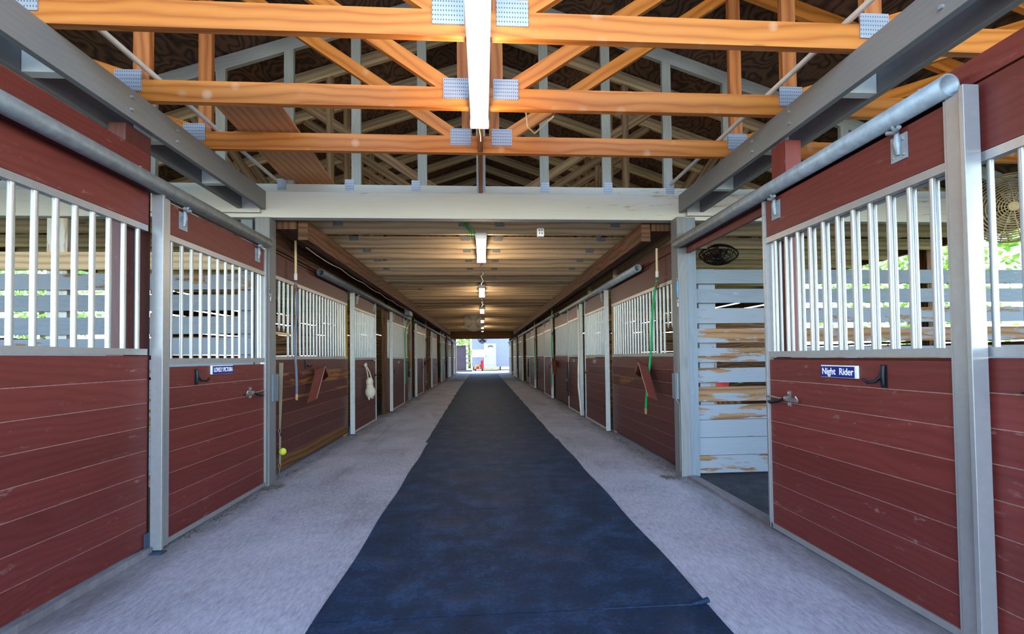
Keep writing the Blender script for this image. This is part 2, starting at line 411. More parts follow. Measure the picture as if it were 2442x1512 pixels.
def rubber(name, base='#122a42'):
    t = NT(name); co = t.n('ShaderNodeTexCoord').outputs['Object']
    n1 = t.noise(t.vec(co, (3, 3, 1)), 1.5, 6, .7); n2 = t.noise(co, 60, 3, .6)
    sep = t.n('ShaderNodeSeparateXYZ'); t.l(co, sep.inputs[0])
    rib = t.math('MULTIPLY', t.math('SINE', t.math('MULTIPLY', sep.outputs[0], 2 * PI / .014)), t.math('SINE', t.math('MULTIPLY', sep.outputs[1], 2 * PI / .014)))
    k = t.math('ADD', t.math('MULTIPLY', n1, .65), t.math('MULTIPLY', n2, .35)); b = srgb(base)
    col = t.ramp(k, [(.35, tuple(c * .5 for c in b[:3])), (.5, b[:3]), (.64, tuple(c * 2.3 + .008 for c in b[:3]))])
    n4 = t.noise(co, 2.2, 7, .7); col = t.mix(t.math('MULTIPLY', t.ramp(n4, [(.52, (0, 0, 0)), (.68, (1, 1, 1))]), .6), col, srgb('#3a3438'))
    t.bump(rib, .25, .002)
    return t.done(col, .72, 0, .3)
M['mat'] = rubber('ribbed_black_rubber'); M['stall_mat'] = rubber('dark_stall_rubber', '#2c2f33')

def ground(name, a, b, c):
    t = NT(name); co = t.n('ShaderNodeTexCoord').outputs['Object']; k = t.noise(co, 2.5, 8, .7)
    return t.done(t.ramp(k, [(.35, srgb(a)), (.5, srgb(b)), (.68, srgb(c))]), .95)
M['grass'] = ground('grass_ground', '#4a5a24', '#728438', '#98a058')
M['yard'] = ground('pale_yard_dirt', '#a09484', '#bcb2a4', '#d0c8bc')
M['dirt'] = ground('stall_floor_dirt', '#2a2420', '#3c342c', '#554a3e')

def leafmat(name, a, b):
    t = NT(name); co = t.n('ShaderNodeTexCoord').outputs['Object']; k = t.noise(co, 6, 4)
    col = t.ramp(k, [(.35, srgb(a)), (.65, srgb(b))]); t.val(t.b.inputs['Base Color'], col)
    tr = t.n('ShaderNodeBsdfTranslucent'); t.l(col, tr.inputs[0]); mx = t.n('ShaderNodeMixShader'); mx.inputs[0].default_value = .45
    t.l(t.b.outputs[0], mx.inputs[1]); t.l(tr.outputs[0], mx.inputs[2]); t.l(mx.outputs[0], t.out.inputs[0]); t.b.inputs['Roughness'].default_value = .6
    return t.m
M['plate_dull'] = flat('dull_dusty_plate', '#7c7a74', .7, .1, .3, 60)
M['straw'] = flat('dusty_straw', '#54483a', .95, 0, .3, 80)
M['leaf'] = leafmat('bright_leaves', '#4e7a22', '#a0b84a'); M['leaf2'] = leafmat('deep_leaves', '#35601e', '#78983a')

# ------------------------------------------------------------------ key dimensions (metres)
XL, XR = -1.93, 1.85          # aisle faces of the left and right stall fronts
def X(s, d): return XL + d if s < 0 else XR - d      # point d metres into the aisle from a wall face
HALF = 5.75                   # half width of the barn
Y0, YG, YJ, YE = -0.8, 4.20, 23.0, 33.6   # open near end, grey header, end of ceiling joists, far end
SL = .335; APEX = 4.66
def topz(x): return APEX - SL * abs(x)

# ------------------------------------------------------------------ setting
o = MB().box(-60, 60, -40, 100, -.32, -.12).build('ground', M['grass']); tag(o, kind='structure')
o = MB().box(-12, 12, -22, Y0, -.115, -.02).build('floor_yard_near', M['yard']); tag(o, kind='structure')
o = MB().box(-7, 7, YE + .5, 41.5, -.115, -.02).build('floor_yard_far', M['yard']); tag(o, kind='structure')
o = MB().box(-2.0, 1.92, Y0, YE + .5, -.12, 0).build('floor', M['concrete']); tag(o, kind='structure')
b = MB(); b.box(-HALF, -2.0, Y0, YE, -.12, -.01); o = b.build('floor_left_stalls', M['dirt']); tag(o, kind='structure')
b = MB(); b.box(1.92, HALF, 4.2, YE, -.12, -.01); o = b.build('floor_right_stalls', M['dirt']); tag(o, kind='structure')
b = MB(); b.box(1.92, HALF, Y0, 4.2, -.12, -.02); o = b.build('floor_near_right_stall', M['dirt']); tag(o, kind='structure')
# roof: sheathing, one object per slope
for s, nm in ((-1, 'roof_left'), (1, 'roof_right')):
    b = MB(); e = HALF + .35
    P = [(0, Y0 - .3, APEX + .01), (s * e, Y0 - .3, APEX + .01 - SL * e), (s * e, YE + .4, APEX + .01 - SL * e), (0, YE + .4, APEX + .01)]
    b.poly(P, (0, 0, .03))
    o = b.build(nm, M['ply']); tag(o, kind='structure')
# outer walls: solid boards below, open above, with a grid of posts
for s, nm in ((-1, 'wall_left'), (1, 'wall_right')):
    b = MB(); z = .02
    top = 1.40 if s < 0 else 1.25
    while z < top:
        b.box(s * HALF, s * (HALF + .03), Y0, YE, z, min(z + .135, top)); z += .15
    while z < 2.3: b.box(s * HALF, s * (HALF + .03), 8.4, YE, z, z + .12); z += .15
    y = Y0 + .2
    while y < YE:
        b.box(s * (HALF - .1), s * (HALF), y, y + .1, 0, topz(HALF)); y += 3.05
    b.box(s * (HALF - .05), s * (HALF + .03), Y0, YE, 2.42, 2.66)
    o = b.build(nm, M['barewall']); tag(o, kind='structure')
# far end: posts and header of the end opening
b = MB(); b.box(-2.6, 2.6, YE - .1, YE, 2.43, 2.98, 0); b.box(-HALF, -2.0, YE, YE + .05, 0, 3.0); b.box(2.05, HALF, YE, YE + .05, 0, 3.0); b.box(-HALF, HALF, YE, YE + .05, 2.985, 3.5)
o = b.build('wall_far', M['endwood']); tag(o, kind='structure')
b = MB(); b.box(-2.02, -1.92, YE - .3, YE + .1, 0, 2.45); b.box(1.95, 2.05, YE - .3, YE + .1, 0, 2.45)
o = b.build('trim_1', M['pallet']); tag(o, kind='structure')
b = MB(); b.box(-HALF, HALF, YJ + .1, YE, 3.0, 3.03); b.box(-1.95, 1.9, YJ, YJ + .06, 2.5, 3.03)
o = b.build('ceiling', M['brown']); tag(o, kind='structure')
# concrete curb under the near left stall front
o = MB().box(XL - .10, XL + .03, Y0, 2.79, 0, .035).build('baseboard_left', M['concrete']); tag(o, kind='structure')
o = MB().box(XR - .02, XR + .06, 2.9, 4.05, .0, .015).build('baseboard_right', M['concrete']); tag(o, kind='structure')

# ------------------------------------------------------------------ rubber mats along the aisle
seams = [1.3 - .68, 1.98, 3.34, 4.71]
while seams[-1] < 28.0: seams.append(seams[-1] + 1.36)
first = None
mat_labels = ['black rubber aisle mat at the bottom edge of the photo, nearest of the run',
              'second black rubber aisle mat from the front, its near corner curled by the seam',
              'third black rubber aisle mat, just in front of the whitewashed header beam']
for i in range(len(seams) - 1):
    y0, y1 = seams[i] + .004, seams[i + 1] - .004
    xa, xb = (-.71, .97) if i < 4 else (max(-.84, -.75 - .012 * (i - 4)), .95)
    if i >= 3: xa += 0
    b = MB(); n = 10
    def edge(xx, k, ysd): return xx + .006 * math.sin(ysd * 5 + k)
    L_ = [(edge(xa, 1, y0 + (y1 - y0) * j / n), y0 + (y1 - y0) * j / n, .001) for j in range(n + 1)]
    Rr = [(edge(xb, 2, y0 + (y1 - y0) * j / n), y0 + (y1 - y0) * j / n, .001) for j in range(n, -1, -1)]
    b.poly(L_ + Rr, (0, 0, .012))
    o = b.build('rubber_mat', M['mat'])
    tag(o, mat_labels[i] if i < 3 else 'black rubber aisle mat in the long run beyond the header beam', 'mat', 'rubber mats down the aisle')
c_ = MB(); c_.tube([(.90, 1.984, .014), (.94, 1.985, .020), (.975, 1.99, .026)], [.006, .010, .012], 8); c_.tube([(.5, 1.981, .011), (.90, 1.983, .012)], .005, 6)
c_.build('curled_corner', M['mat'], [k for k in C.objects if k.get('label') == mat_labels[1]][0])
# straw and dirt swept against the walls
def debris(spots, label):
    b = MB()
    for (x0, x1, y0, y1, n) in spots:
        for k in range(n):
            x, y, a = R_.uniform(x0, x1), R_.uniform(y0, y1), R_.uniform(0, PI); l = R_.uniform(.01, .035)
            b.tube([(x, y, .004), (x + l * math.cos(a), y + l * math.sin(a), .006 + R_.uniform(0, .006))], .0022, 4)
    o = b.build('straw_debris', M['straw']); return tag(o, label, 'debris', kind='stuff')
debris([(1.60, 1.76, 3.98, 4.12, 60), (1.70, 1.84, 4.25, 6.4, 90)], 'loose straw and dirt at the foot of the right grey post and wall')
debris([(-1.88, -1.80, 2.95, 4.1, 60), (-1.86, -1.74, 4.0, 4.2, 40), (-1.92, -1.84, 4.35, 6.6, 60)], 'loose straw and dirt along the foot of the left doors')
# mat in the open right stall
b = MB()
b.box(1.93, 3.2, 2.2, 3.18, -.02, .0); b.box(1.93, 3.2, 3.2, 4.12, -.02, .0)
o = b.build('stall_floor_mat', M['stall_mat']); tag(o, 'dark rubber matting on the floor inside the open right stall doorway', 'mat')

# ------------------------------------------------------------------ header beam, gable truss
hb = MB(); hb.box(-HALF, HALF, YG, YG + .09, 2.365, 2.60)
o = hb.build('header_beam', M['header'], bevel=.004); tag(o, 'wide whitewashed wooden header beam crossing the aisle on the grey posts', 'beam')
for nm, (x0, x1), mt, lb in (('beam_splice_board', (-2.9, -1.95), 'header', 'whitewashed board nailed over the left end of the header beam'),
                              ('beam_splice_board', (1.92, 2.9), 'header', 'whitewashed board nailed over the right end of the header beam')):
    o = MB().box(x0, x1, YG - .035, YG - .002, 2.40, 2.60).build(nm, M[mt]); tag(o, lb, 'board')

def truss(y, th, matc, matw, zb, hc, label, group, webs, plates=(), name='roof_truss', vmat=None, bmat=None):
    root = empty(name, (0, y, zb), label, 'truss', group)
    MB().box(-HALF, HALF, y, y + th, zb, zb + hc).build('bottom_chord', bmat or matc, root)
    for s in (-1, 1):
        MB().beam((0, y + th / 2, topz(0) - .062), (s * (HALF + .25), y + th / 2, topz(HALF + .25) - .062), th, .12).build('top_chord', matc, root)
    for p, q, w in webs:
        dy = .001 if abs(p[0] - q[0]) > .01 else 0
        MB().beam((p[0], y + th / 2 + dy, p[1]), (q[0], y + th / 2 + dy, q[1]), th * .98, w, (1, 0, 0) if abs(p[0] - q[0]) < .01 else (0, 0, 1)).build('web', (vmat if vmat and abs(p[0] - q[0]) < .01 else matw), root)
    for x, z, w, h in plates:
        MB().box(x - w / 2, x + w / 2, y - .006, y - .0005, z - h / 2, z + h / 2, axis=0).build('metal_plate', M['plate_dull'] if matc is M['natural'] else M['plate'], root)
    return root

owebs = []
zt = 2.60
for s in (-1, 1):
    owebs.append(((s * .10, zt + .12), (s * .10, topz(.1) - .1), .075))
    owebs.append(((s * .19, zt + .13), (s * 1.93, topz(1.93) - .12), .088))
    owebs.append(((s * 1.95, zt + .12), (s * 1.95, topz(1.95) - .12), .09))
    owebs.append(((s * 2.03, zt + .13), (s * 3.75, topz(3.75) - .12), .088))
    owebs.append(((s * 3.8, zt + .12), (s * 3.8, topz(3.8) - .12), .09))
oplates = [(-.145, 2.715, .15, .125), (.155, 2.715, .15, .125), (-2.02, 2.715, .15, .125), (1.95, 2.715, .15, .125)]
for y, lb in ((2.13, 'orange varnished roof truss nearest the camera, cut by the top of the photo'),
              (2.75, 'orange varnished roof truss at the far end of the big fluorescent light'),
              (3.36, 'orange varnished roof truss farthest back, just before the grey gable truss')):
    truss(y, .038, M['orange'], M['orange'], zt, .125, lb, 'orange roof trusses over the near bay', owebs, oplates, vmat=M['orange_brown'])
# gable truss, blue-grey with evenly spaced studs
gw = []; gp = []
for k in range(-9, 10):
    x = k * .605 + .06 if k < 0 else k * .6
    gw.append(((x, 2.70), (x, topz(x) - .1), .085))
truss(YG + .1, .038, M['grey_gable'], M['grey_gable'], 2.61, .095, 'blue grey gable truss with upright studs standing on the header beam', None, gw,
      [(k * .605, 2.70, .08, .10) for k in (-3, -2, -1, 0, 1, 2, 3)], 'gable_truss', bmat=M['header'])
# weathered trusses behind
nw = []
for s in (-1, 1):
    nw += [((s * .02, 2.56), (s * 2.02, topz(2.02) - .13), .088), ((s * 1.55, 2.5), (s * 1.55, topz(1.55) - .12), .07), ((s * 2.15, 2.5), (s * 2.9, topz(2.9) - .12), .088), ((s * 3.7, 2.5), (s * 3.7, topz(3.7) - .12), .088)]
proto = None; y = 4.80; k = 0
while y < YJ:
    if k == 0:
        proto = truss(y, .038, M['natural'], M['attic'], 2.385, .128, 'weathered tan ceiling truss first behind the whitewashed header beam', 'weathered trusses above the far aisle', nw, [(x_, 2.49, .10, .05) for x_ in (-1.47, -.19, .19, 1.42)])
        kids = ALL_CHILDREN(proto)
    else:
        c = proto.copy(); C.objects.link(c); c.location.y = y
        c['label'] = 'weathered tan ceiling truss in the long row over the far aisle'
        for ch in (kids if k < 9 else kids[:3] + kids[-4:]):
            d = ch.copy(); C.objects.link(d); d.parent = c
    y += .598; k += 1

# blocking boards on the centre line
for y0, y1, lb in ((2.79, 3.355, 'orange brown blocking board on edge between the two rear orange trusses'), (3.40, 4.195, 'orange brown blocking board on edge from last orange truss to header beam')):
    o = MB().box(-.022, .016, y0, y1, 2.602, 2.78).build('blocking_board', M['orange_brown']); tag(o, lb, 'board', 'centre line blocking boards')
# plywood offcut on the chords
b = MB(); b.poly([(-1.69, 2.85, 2.742), (-1.27, 2.85, 2.742), (-1.39, 4.5, 2.742), (-1.81, 4.5, 2.742)], (0, 0, .014))
o = b.build('plywood_strip', M['ply_strip']); tag(o, 'brown plywood strip lying across the rear orange truss chords, left side', 'board')
# pvc pipes on the chords
for x, lb in ((-1.87, 'thin dusty white pipe running over the trusses on the left'), (1.82, 'thin dusty white pipe running over the trusses on the right')):
    o = MB().tube([(x, Y0 + .3, 2.741), (x, 4.6, 2.741)], .0155, 8).build('conduit_pipe', M['pvc_white']); tag(o, lb, 'pipe', 'pipes on top of the trusses')
# bent copper loop near light
o = MB().tube([(.27, 2.80, 2.745), (.31, 3.0, 2.62), (.36, 3.05, 2.60), (.50, 3.1, 2.745)], .006, 6).build('wire_loop', M['pvc']); tag(o, 'bent tan wire loop hanging right of the big light', 'wire')

# ------------------------------------------------------------------ doubled grey side beams
for s in (-1, 1):
    side = 'left' if s < 0 else 'right'
    xi = -1.91 if s < 0 else 1.85
    root = empty('side_beam', (xi, 2, 2.43), 'doubled grey painted beam along the %s stall fronts, carrying the orange trusses' % side, 'beam', 'grey side beams')
    MB().box(xi, xi + s * .038, Y0, YG - .004, 2.432, 2.597).build('plank', M['plank_grey'], root, bevel=.003)
    MB().box(xi + s * .19, xi + s * .228, Y0, YG - .004, 2.432, 2.597).build('plank', M['plank_grey'], root, bevel=.003)
    for y in (.8, 1.5, 2.22, 2.90, 3.58):
        MB().box(xi + s * .040, xi + s * .188, y, y + .05, 2.435, 2.585).build('spacer_block', M['block'], root)
    bl = MB()
    for y in (1.7, 2.62, 3.0):
        for z in (2.48, 2.55): bl.tube([(xi, y, z), (xi - s * .012, y, z)], .009, 8)
    bl.build('bolt', M['galv'], root)

# ------------------------------------------------------------------ ceiling beams beyond the header
for s in (-1, 1):
    side = 'left' if s < 0 else 'right'; xi = -1.60 if s < 0 else 1.54
    o = MB().box(xi, xi + s * .09, YG + .14, YJ, 2.20, 2.382).build('ceiling_beam', M['brown'], bevel=.004)
    tag(o, 'long dark brown beam under the %s ends of the ceiling joists' % side, 'beam', 'long beams beside the far aisle')
    o = MB().box(xi + s * .10, xi + s * .30, YG + .14, YJ, 2.30, 2.382).build('ceiling_beam', M['brown'])
    tag(o, 'flat brown plank outside the long %s ceiling beam' % side, 'beam', 'flat planks beside the ceiling beams')
    o = MB().box(X(s, -.16), X(s, -.10), YG + .14, YJ, 2.26, 2.382).build('wall_plate', M['natural'])
    tag(o, 'tan wooden plate on top of the %s stall fronts' % side, 'beam')

# ------------------------------------------------------------------ stall fronts and doors
def boards(b, s, d0, d1, y0, y1, z0, z1, n, back=True, gap=.004, mi=0, mback=1, mis=None):
    h = (z1 - z0) / n
    for i in range(n):
        b.box(X(s, d0), X(s, d1), y0, y1, z0 + i * h + (gap / 2 if i else 0), z0 + (i + 1) * h - gap / 2, mis[i] if mis else mi)
    if back: b.box(X(s, d0 - .012), X(s, d1 - .0022), y0 + .004, y1 - .004, z0 + .006, z1 - .003, mback)

def grille(root, s, d, y0, y1, zb, zt_, ys, det, rail=.035, short=(), r=.0108, ends=True):
    b = MB(); b.box(X(s, d - .018), X(s, d + .018), y0, y1, zb - rail, zb); b.box(X(s, d - .018), X(s, d + .018), y0, y1, zt_, zt_ + rail)
    if not det:
        for y in ys: b.tube([(X(s, d), y, zb), (X(s, d), y, zt_)], r, 6, 1, False)
    g = b.build('grille', [M['alu'], M['bar']], root)
    if det:
        for i, y in enumerate(ys):
            z0 = zb - .002 if i not in short else 1.37
            m = MB()
            if i in short: m.tube([(X(s, d), y, zt_ + .002), (X(s, d), y, z0 + .04), (X(s, d), y, z0)], [r, r, r * .35], 12)
            else: m.tube([(X(s, d), y, zt_ + .002), (X(s, d), y, z0)], r, 12, 0, False)
            m.build('bar', M['bar'], g)
    return g

def nfront(s, y0, y1, label, group='fixed stall fronts', red='red', dust='dust', det=True, head=2.30, first=None, zr=1.135, extra=None, sp=.1, short=(), zt_=1.855, mis=None, rb=.0108):
    root = empty('stall_screen', (X(s, 0), y0, 0), label, 'stall front', group)
    b = MB(); boards(b, s, -.022, 0, y0, y1, .045, zr - .038, 8, mis=mis)
    b.build('lower_boards', [M[red], M[dust], M['red_worn'], M['bare_board']], root)
    b = MB(); boards(b, s, -.022, 0, y0, y1, zt_ + .04, 2.10, 1, False); b.box(X(s, -.034), X(s, -.024), y0, y1, 2.09, 2.12, 1)
    b.box(X(s, -.022), X(s, .004), y0, y1, 2.106, head)
    b.build('head_boards', [M[red], M[dust]], root)
    f = first if first is not None else y1 - .07; ys = []
    y = f
    while y > y0 + .03: ys.append(y); y -= sp
    ys.reverse()
    grille(root, s, -.012, y0 + .004, y1 - .012, zr, zt_, ys, det, short=short, r=rb)
    return root

def hook(root, s, d, y, z, dirn):
    x = X(s, d); u = -1 if s > 0 else 1   # hooks stand out from the boards
    b = MB(); b.tube([(x + u * .006, y, z + .055), (x + u * .010, y, z + .01), (x + u * .008, y, z - .03)], [.010, .012, .009], 8)
    b.tube([(x + u * .01, y, z + .045), (x + u * .013, y + dirn * .005, z + .01), (x + u * .025, y + dirn * .025, z - .018), (x + u * .042, y + dirn * .05, z - .022), (x + u * .05, y + dirn * .065, z - .005)], [.006, .008, .008, .007, .006], 8)
    b.box(x, x + u * .006, y - .014, y + .014, z - .045, z + .06)
    return b.build('bridle_hook', M['iron'], root)

def latch(root, s, d, y, z, dirn, matn='steel'):
    """spring bolt; dirn = +1 when the bolt points to larger y"""
    x = X(s, d); u = -1 if s > 0 else 1
    b = MB(); b.box(x, x + u * .006, y - .012, y + .012, z - .045, z + .045); b.ball((x + u * .008, y, z + .032), .007); b.ball((x + u * .008, y, z - .032), .007)
    b.tube([(x + u * .018, y - .09 * dirn, z - .012), (x + u * .018, y + .20 * dirn, z + .004)], .0055, 8)
    b.tube([(x + u * .018, y - .012, z), (x + u * .018, y + .012, z)], .016, 10)
    b.tube([(x + u * .018, y - .09 * dirn, z - .012), (x + u * .024, y - .10 * dirn, z + .0), (x + u * .03, y - .09 * dirn, z + .02)], .006, 8)
    for k in range(9): b.tube([(x + u * .018, y - (.02 + k * .007) * dirn, z - .003), (x + u * .018, y - (.0225 + k * .007) * dirn, z - .003)], .009, 8)
    o = b.build('latch', M[matn], root)
    b = MB(); b.tube([(x + u * .02, y + .03 * dirn, z - .002), (x + u * .03, y + .06 * dirn, z - .02), (x + u * .04, y + .12 * dirn, z - .032), (x + u * .035, y + .15 * dirn, z - .03)], [.006, .010, .012, .008], 8)
    b.build('latch_handle', M['iron'], o)
    return o

def hanger(root, s, d, y, det):
    x = X(s, d); u = -1 if s > 0 else 1
    b = MB(); b.box(x, x + u * .006, y - .038, y + .038, 1.925, 2.035)
    b.tube([(x + u * .008, y, 1.95), (x + u * .014, y, 2.0), (x + u * .012, y, 2.05)], [.008, .016, .008], 8)
    for q in ((-.025, 1.945), (.025, 1.945), (-.025, 2.01), (.025, 2.01)): b.ball((x + u * .007, y + q[0], q[1]), .006, nu=8, nv=5)
    b.tube([(x + u * .03, y - .03, 2.058), (x + u * .02, y, 2.048), (x + u * .03, y + .03, 2.058)], .010, 8)
    b.tube([(x + u * .012, y, 2.04), (x + u * .035, y, 2.075)], .008, 8)
    return b.build('roller_hanger', M['galv'], root)

def text(body, loc, s, size, parent, sx=1.0, mat='white_text', bold=.0):
    cu = bpy.data.curves.new('lettering', 'FONT'); cu.body = body; cu.size = size; cu.align_x = 'CENTER'; cu.align_y = 'CENTER'; cu.extrude = .0006; cu.offset = bold
    cu.materials.append(M[mat]); o = bpy.data.objects.new('lettering', cu); C.objects.link(o)
    xa = Vector((0, -1, 0)) if s > 0 else Vector((0, 1, 0)); ya = Vector((0, 0, 1)); za = xa.cross(ya)
    m = Matrix((xa * sx, ya, za)).transposed().to_4x4(); o.parent = parent
    off = Vector((0, 0, 0)); p = parent
    while p is not None: off += p.location; p = p.parent
    m.translation = Vector(loc) - off; o.matrix_local = m
    return o

def stall_door(s, y0, y1, label, det=2, wood_='red', dust='dust', zt_=1.83, metal='alu', hooky=None, latchy=None, latchdir=1, plate=None, hangs=None, extra_prot=.04, small_sign=False, b0=.055):
    """sliding stall door hanging in front of the wall; wide stile on its near edge"""
    d = .040 if s < 0 else .045
    root = empty('stall_door', (X(s, d), y0, 0), label, 'door', 'sliding stall doors')
    ya, yb = y0 + .085, y1 - .03
    b = MB(); boards(b, s, d - .022, d, ya, yb, .04, 1.065, 8); b.build('lower_boards', [M[wood_], M[dust]], root)
    b = MB(); b.box(X(s, d - .022), X(s, d), ya, yb, zt_ + .04, 2.06); b.build('head_board', [M[wood_]], root)
    # frame: bottom channel, far edge strip
    b = MB(); b.box(X(s, d - .03), X(s, d + .008), y0 + .06, y1, .015, .045)
    b.box(X(s, d - .03), X(s, d + .008), y1 - .032, y1, .015, 2.075)
    b.box(X(s, d + .008), X(s, d + .013), y1 - .022, y1 - .014, .015, 2.075)
    b.box(X(s, d + .006), X(s, d + .012), ya - .002, ya + .010, .015, 2.07)
    if det > 1:
        for k in range(14):
            z = .1 + k * .145; b.ball((X(s, d + .010), ya - .012, z), .005, nu=6, nv=4); b.ball((X(s, d + .013), y1 - .024, z), .004, nu=6, nv=4)
    b.build('edge_frame', M[metal], root)
    # stile: boxed profile standing into the aisle
    b = MB(); b.box(X(s, d - .03), X(s, d + .034), y0, y0 + .018, .012, 2.085); b.box(X(s, d - .03), X(s, d + .014), y0 + .018, y0 + .086, .012, 2.085)
    b.box(X(s, d + .014), X(s, d + .020), y0 + .018, y0 + .030, .012, 2.085)
    b.build('stile', M[metal], root, bevel=.002 if det > 1 else 0)
    ys = []; y = ya + b0
    while y < yb - .02: ys.append(y); y += .1
    grille(root, s, d - .012, ya, yb, 1.115, zt_, ys, det > 0, r=.0108)
    if det > 1:
        # inner jamb strips beside the bars
        b = MB(); b.box(X(s, d - .03), X(s, d - .012), yb - .03, yb, 1.11, zt_); b.box(X(s, d - .03), X(s, d - .012), ya, ya + .012, 1.11, zt_); b.build('grille_jamb', M['alu'], root)
    for h in (hangs or (y0 + .25, y1 - .15)): hanger(root, s, d, h, det)
    if latchy: latch(root, s, d, latchy, .835, latchdir, 'steel' if det > 1 else 'rust')
    if hooky: hook(root, s, d, hooky, .985, 1)
    if plate:
        yp0, yp1, zc, body, size, sx, bold = plate
        x = X(s, d); u = -1 if s > 0 else 1
        b = MB(); b.box(x, x + u * .012, yp0 - .010, yp1 + .002, zc - .030, zc + .0325); np_ = b.build('nameplate', M['white_metal'], root, bevel=.002)
        fy0, fy1 = (yp0 + .004, yp1) if s > 0 else (yp0, yp1 - .0)
        b = MB(); b.box(x + u * .012, x + u * .014, fy0, fy1, zc - .028, zc + .027); b.build('plate_face', M['navy_plate'], np_)
        text(body, (x + u * .0145, (yp0 + yp1) / 2, zc), s, size, np_, sx, 'white_text', bold)
    if small_sign:
        x = X(s, d); u = -1 if s > 0 else 1; yc = (y0 + y1) / 2 + .05
        MB().box(x, x + u * .006, yc - .09, yc + .09, .985, 1.04, axis=1).build('nameplate', M['elec'] if small_sign == 1 else M['navy_plate'], root)
    return root

def track(s, y0, y1, label, matn='galv', z=2.115, d=.07, n=24):
    root = empty('door_track', (X(s, d), y0, z), label, 'track', 'sliding door tracks')
    MB().pipe((X(s, d), y0, z), (X(s, d), y1, z), .043, .005, n).build('rail_tube', M[matn], root)
    b = MB(); y = y0 + .12
    while y < y1:
        b.box(X(s, .004), X(s, d - .035), y - .02, y + .02, z - .01, z + .02); b.tube([(X(s, d), y, z + .036), (X(s, d), y, z + .05)], .008, 6); y += .75
    b.build('bracket', M[matn], root)
    b = MB(); b.box(X(s, d - .05), X(s, d + .01), y0 + .01, y1, z - .041, z - .036); b.build('rail_slot', M['iron'], root)
    return root

def post(x0, x1, y0, y1, z1, mat, label, z0=0, group='wooden stall posts', name='wooden_post'):
    o = MB().box(x0, x1, y0, y1, z0, z1, axis=2).build(name, M[mat], bevel=.004); return tag(o, label, 'post', group)

# ---- left side, near to far
r = nfront(-1, Y0, 2.79, 'large fixed maroon stall front at the left edge of the photo with silver bars', first=2.72, zr=1.17, zt_=1.85, rb=.013)
post(-2.06, -1.967, 2.66, 2.86, 2.43, 'red_dark', 'maroon post behind the left door edge, reaching the grey side beam')
stall_door(-1, 2.80, 4.15, 'closed maroon sliding stall door on the left with a LOVELY PICTURA nameplate', 2, hooky=3.17, latchy=3.88, latchdir=1,
           plate=(3.34, 3.60, 1.032, 'LOVELY PICTURA', .044, .70, .0008), hangs=(3.03, 4.00))
track(-1, Y0 + .3, 4.12, 'galvanised round door track above the near left doors')
post(-1.99, -1.865, 4.165, 4.295, 2.36, 'post_grey', 'grey painted post holding the left end of the header beam')
b = MB(); b.box(-1.863, -1.845, 4.20, 4.30, .73, .97); o = b.build('post_patch_board', M['grey_good']); tag(o, 'short blue grey board nailed on the left grey post', 'board')
r = nfront(-1, 4.33, 6.72, 'fixed left stall front beyond the grey post, worn bare brown boards and bent feed bars', red='red_dark', dust='dust_old', first=6.64, head=2.12, short=(1, 2), mis=(3, 0, 0, 0, 2, 2, 2, 0))
b = MB(); b.box(X(-1, -.02), X(-1, .01), 4.42, 4.74, 1.335, 1.36); b.build('feed_shelf', M['pallet'], r)
o = MB().box(X(-1, -.03), X(-1, .0), 4.33, 12.0, 2.14, 2.31).build('head_plank', M['brown']); tag(o, 'dark brown plank over the left stall fronts beyond the header', 'board')
post(-2.07, -1.96, 6.73, 6.84, 2.38, 'yellow', 'yellow brown post behind the white edge of the second left door')
stall_door(-1, 6.82, 8.30, 'second closed left stall door with the cotton bag hanging on it', 1, wood_='red_dark', dust='dust_old', metal='alu_white', latchy=8.05, latchdir=1, small_sign=2)
track(-1, 5.42, 11.9, 'dark grey door track above the second and third left doors', 'track_dark', 2.10, .07, 18)
post(-2.0, -1.93, 9.26, 9.48, 2.38, 'brown', 'thick brown post at the far side of the open left doorway')
stall_door(-1, 9.66, 11.25, 'third left stall door slid open past the dark doorway', 1, wood_='red_dark', dust='dust_old', metal='alu_white', latchy=9.95, latchdir=-1, small_sign=1)
nfront(-1, 9.5, 12.0, 'fixed left stall front behind the third sliding door', red='red_dark', dust='dust_old', det=False, head=2.12)
post(-2.02, -1.90, 12.3, 12.55, 2.38, 'grey_part', 'grey green post on the left just past the electrical box')
L_far = [(13.2, 14.8, 13.3, 15.9, 16.3), (17.2, 19.1, 17.1, 19.3, 19.6), (21.2, 23.1, 21.1, 23.2, 23.5), (25.1, 27.6, 25.0, 27.8, 28.2), (29.4, 31.8, 29.2, 32.2, 32.5)]
nth = ['fourth', 'fifth', 'sixth', 'seventh', 'eighth']
for (a, b_, c, d_, p), n_ in zip(L_far, nth):
    stall_door(-1, a, b_, '%s stall door down the left side of the aisle' % n_, 0, wood_='red_dark', dust='dust_old', metal='alu_white', latchy=b_ - .3)
    nfront(-1, c, d_, 'fixed left stall front beside the %s left door' % n_, red='red_dark', dust='dust_old', det=False)
    post(-2.02, -1.91, p, p + .2, 2.38, 'brown', 'brown post after the %s left stall door' % n_)
track(-1, 12.4, 22.9, 'long door track above the middle left doors', 'track_dark', 2.12, .07, 12)
track(-1, 24.5, 33.0, 'door track above the last left doors', 'galv', 2.12, .07, 12)

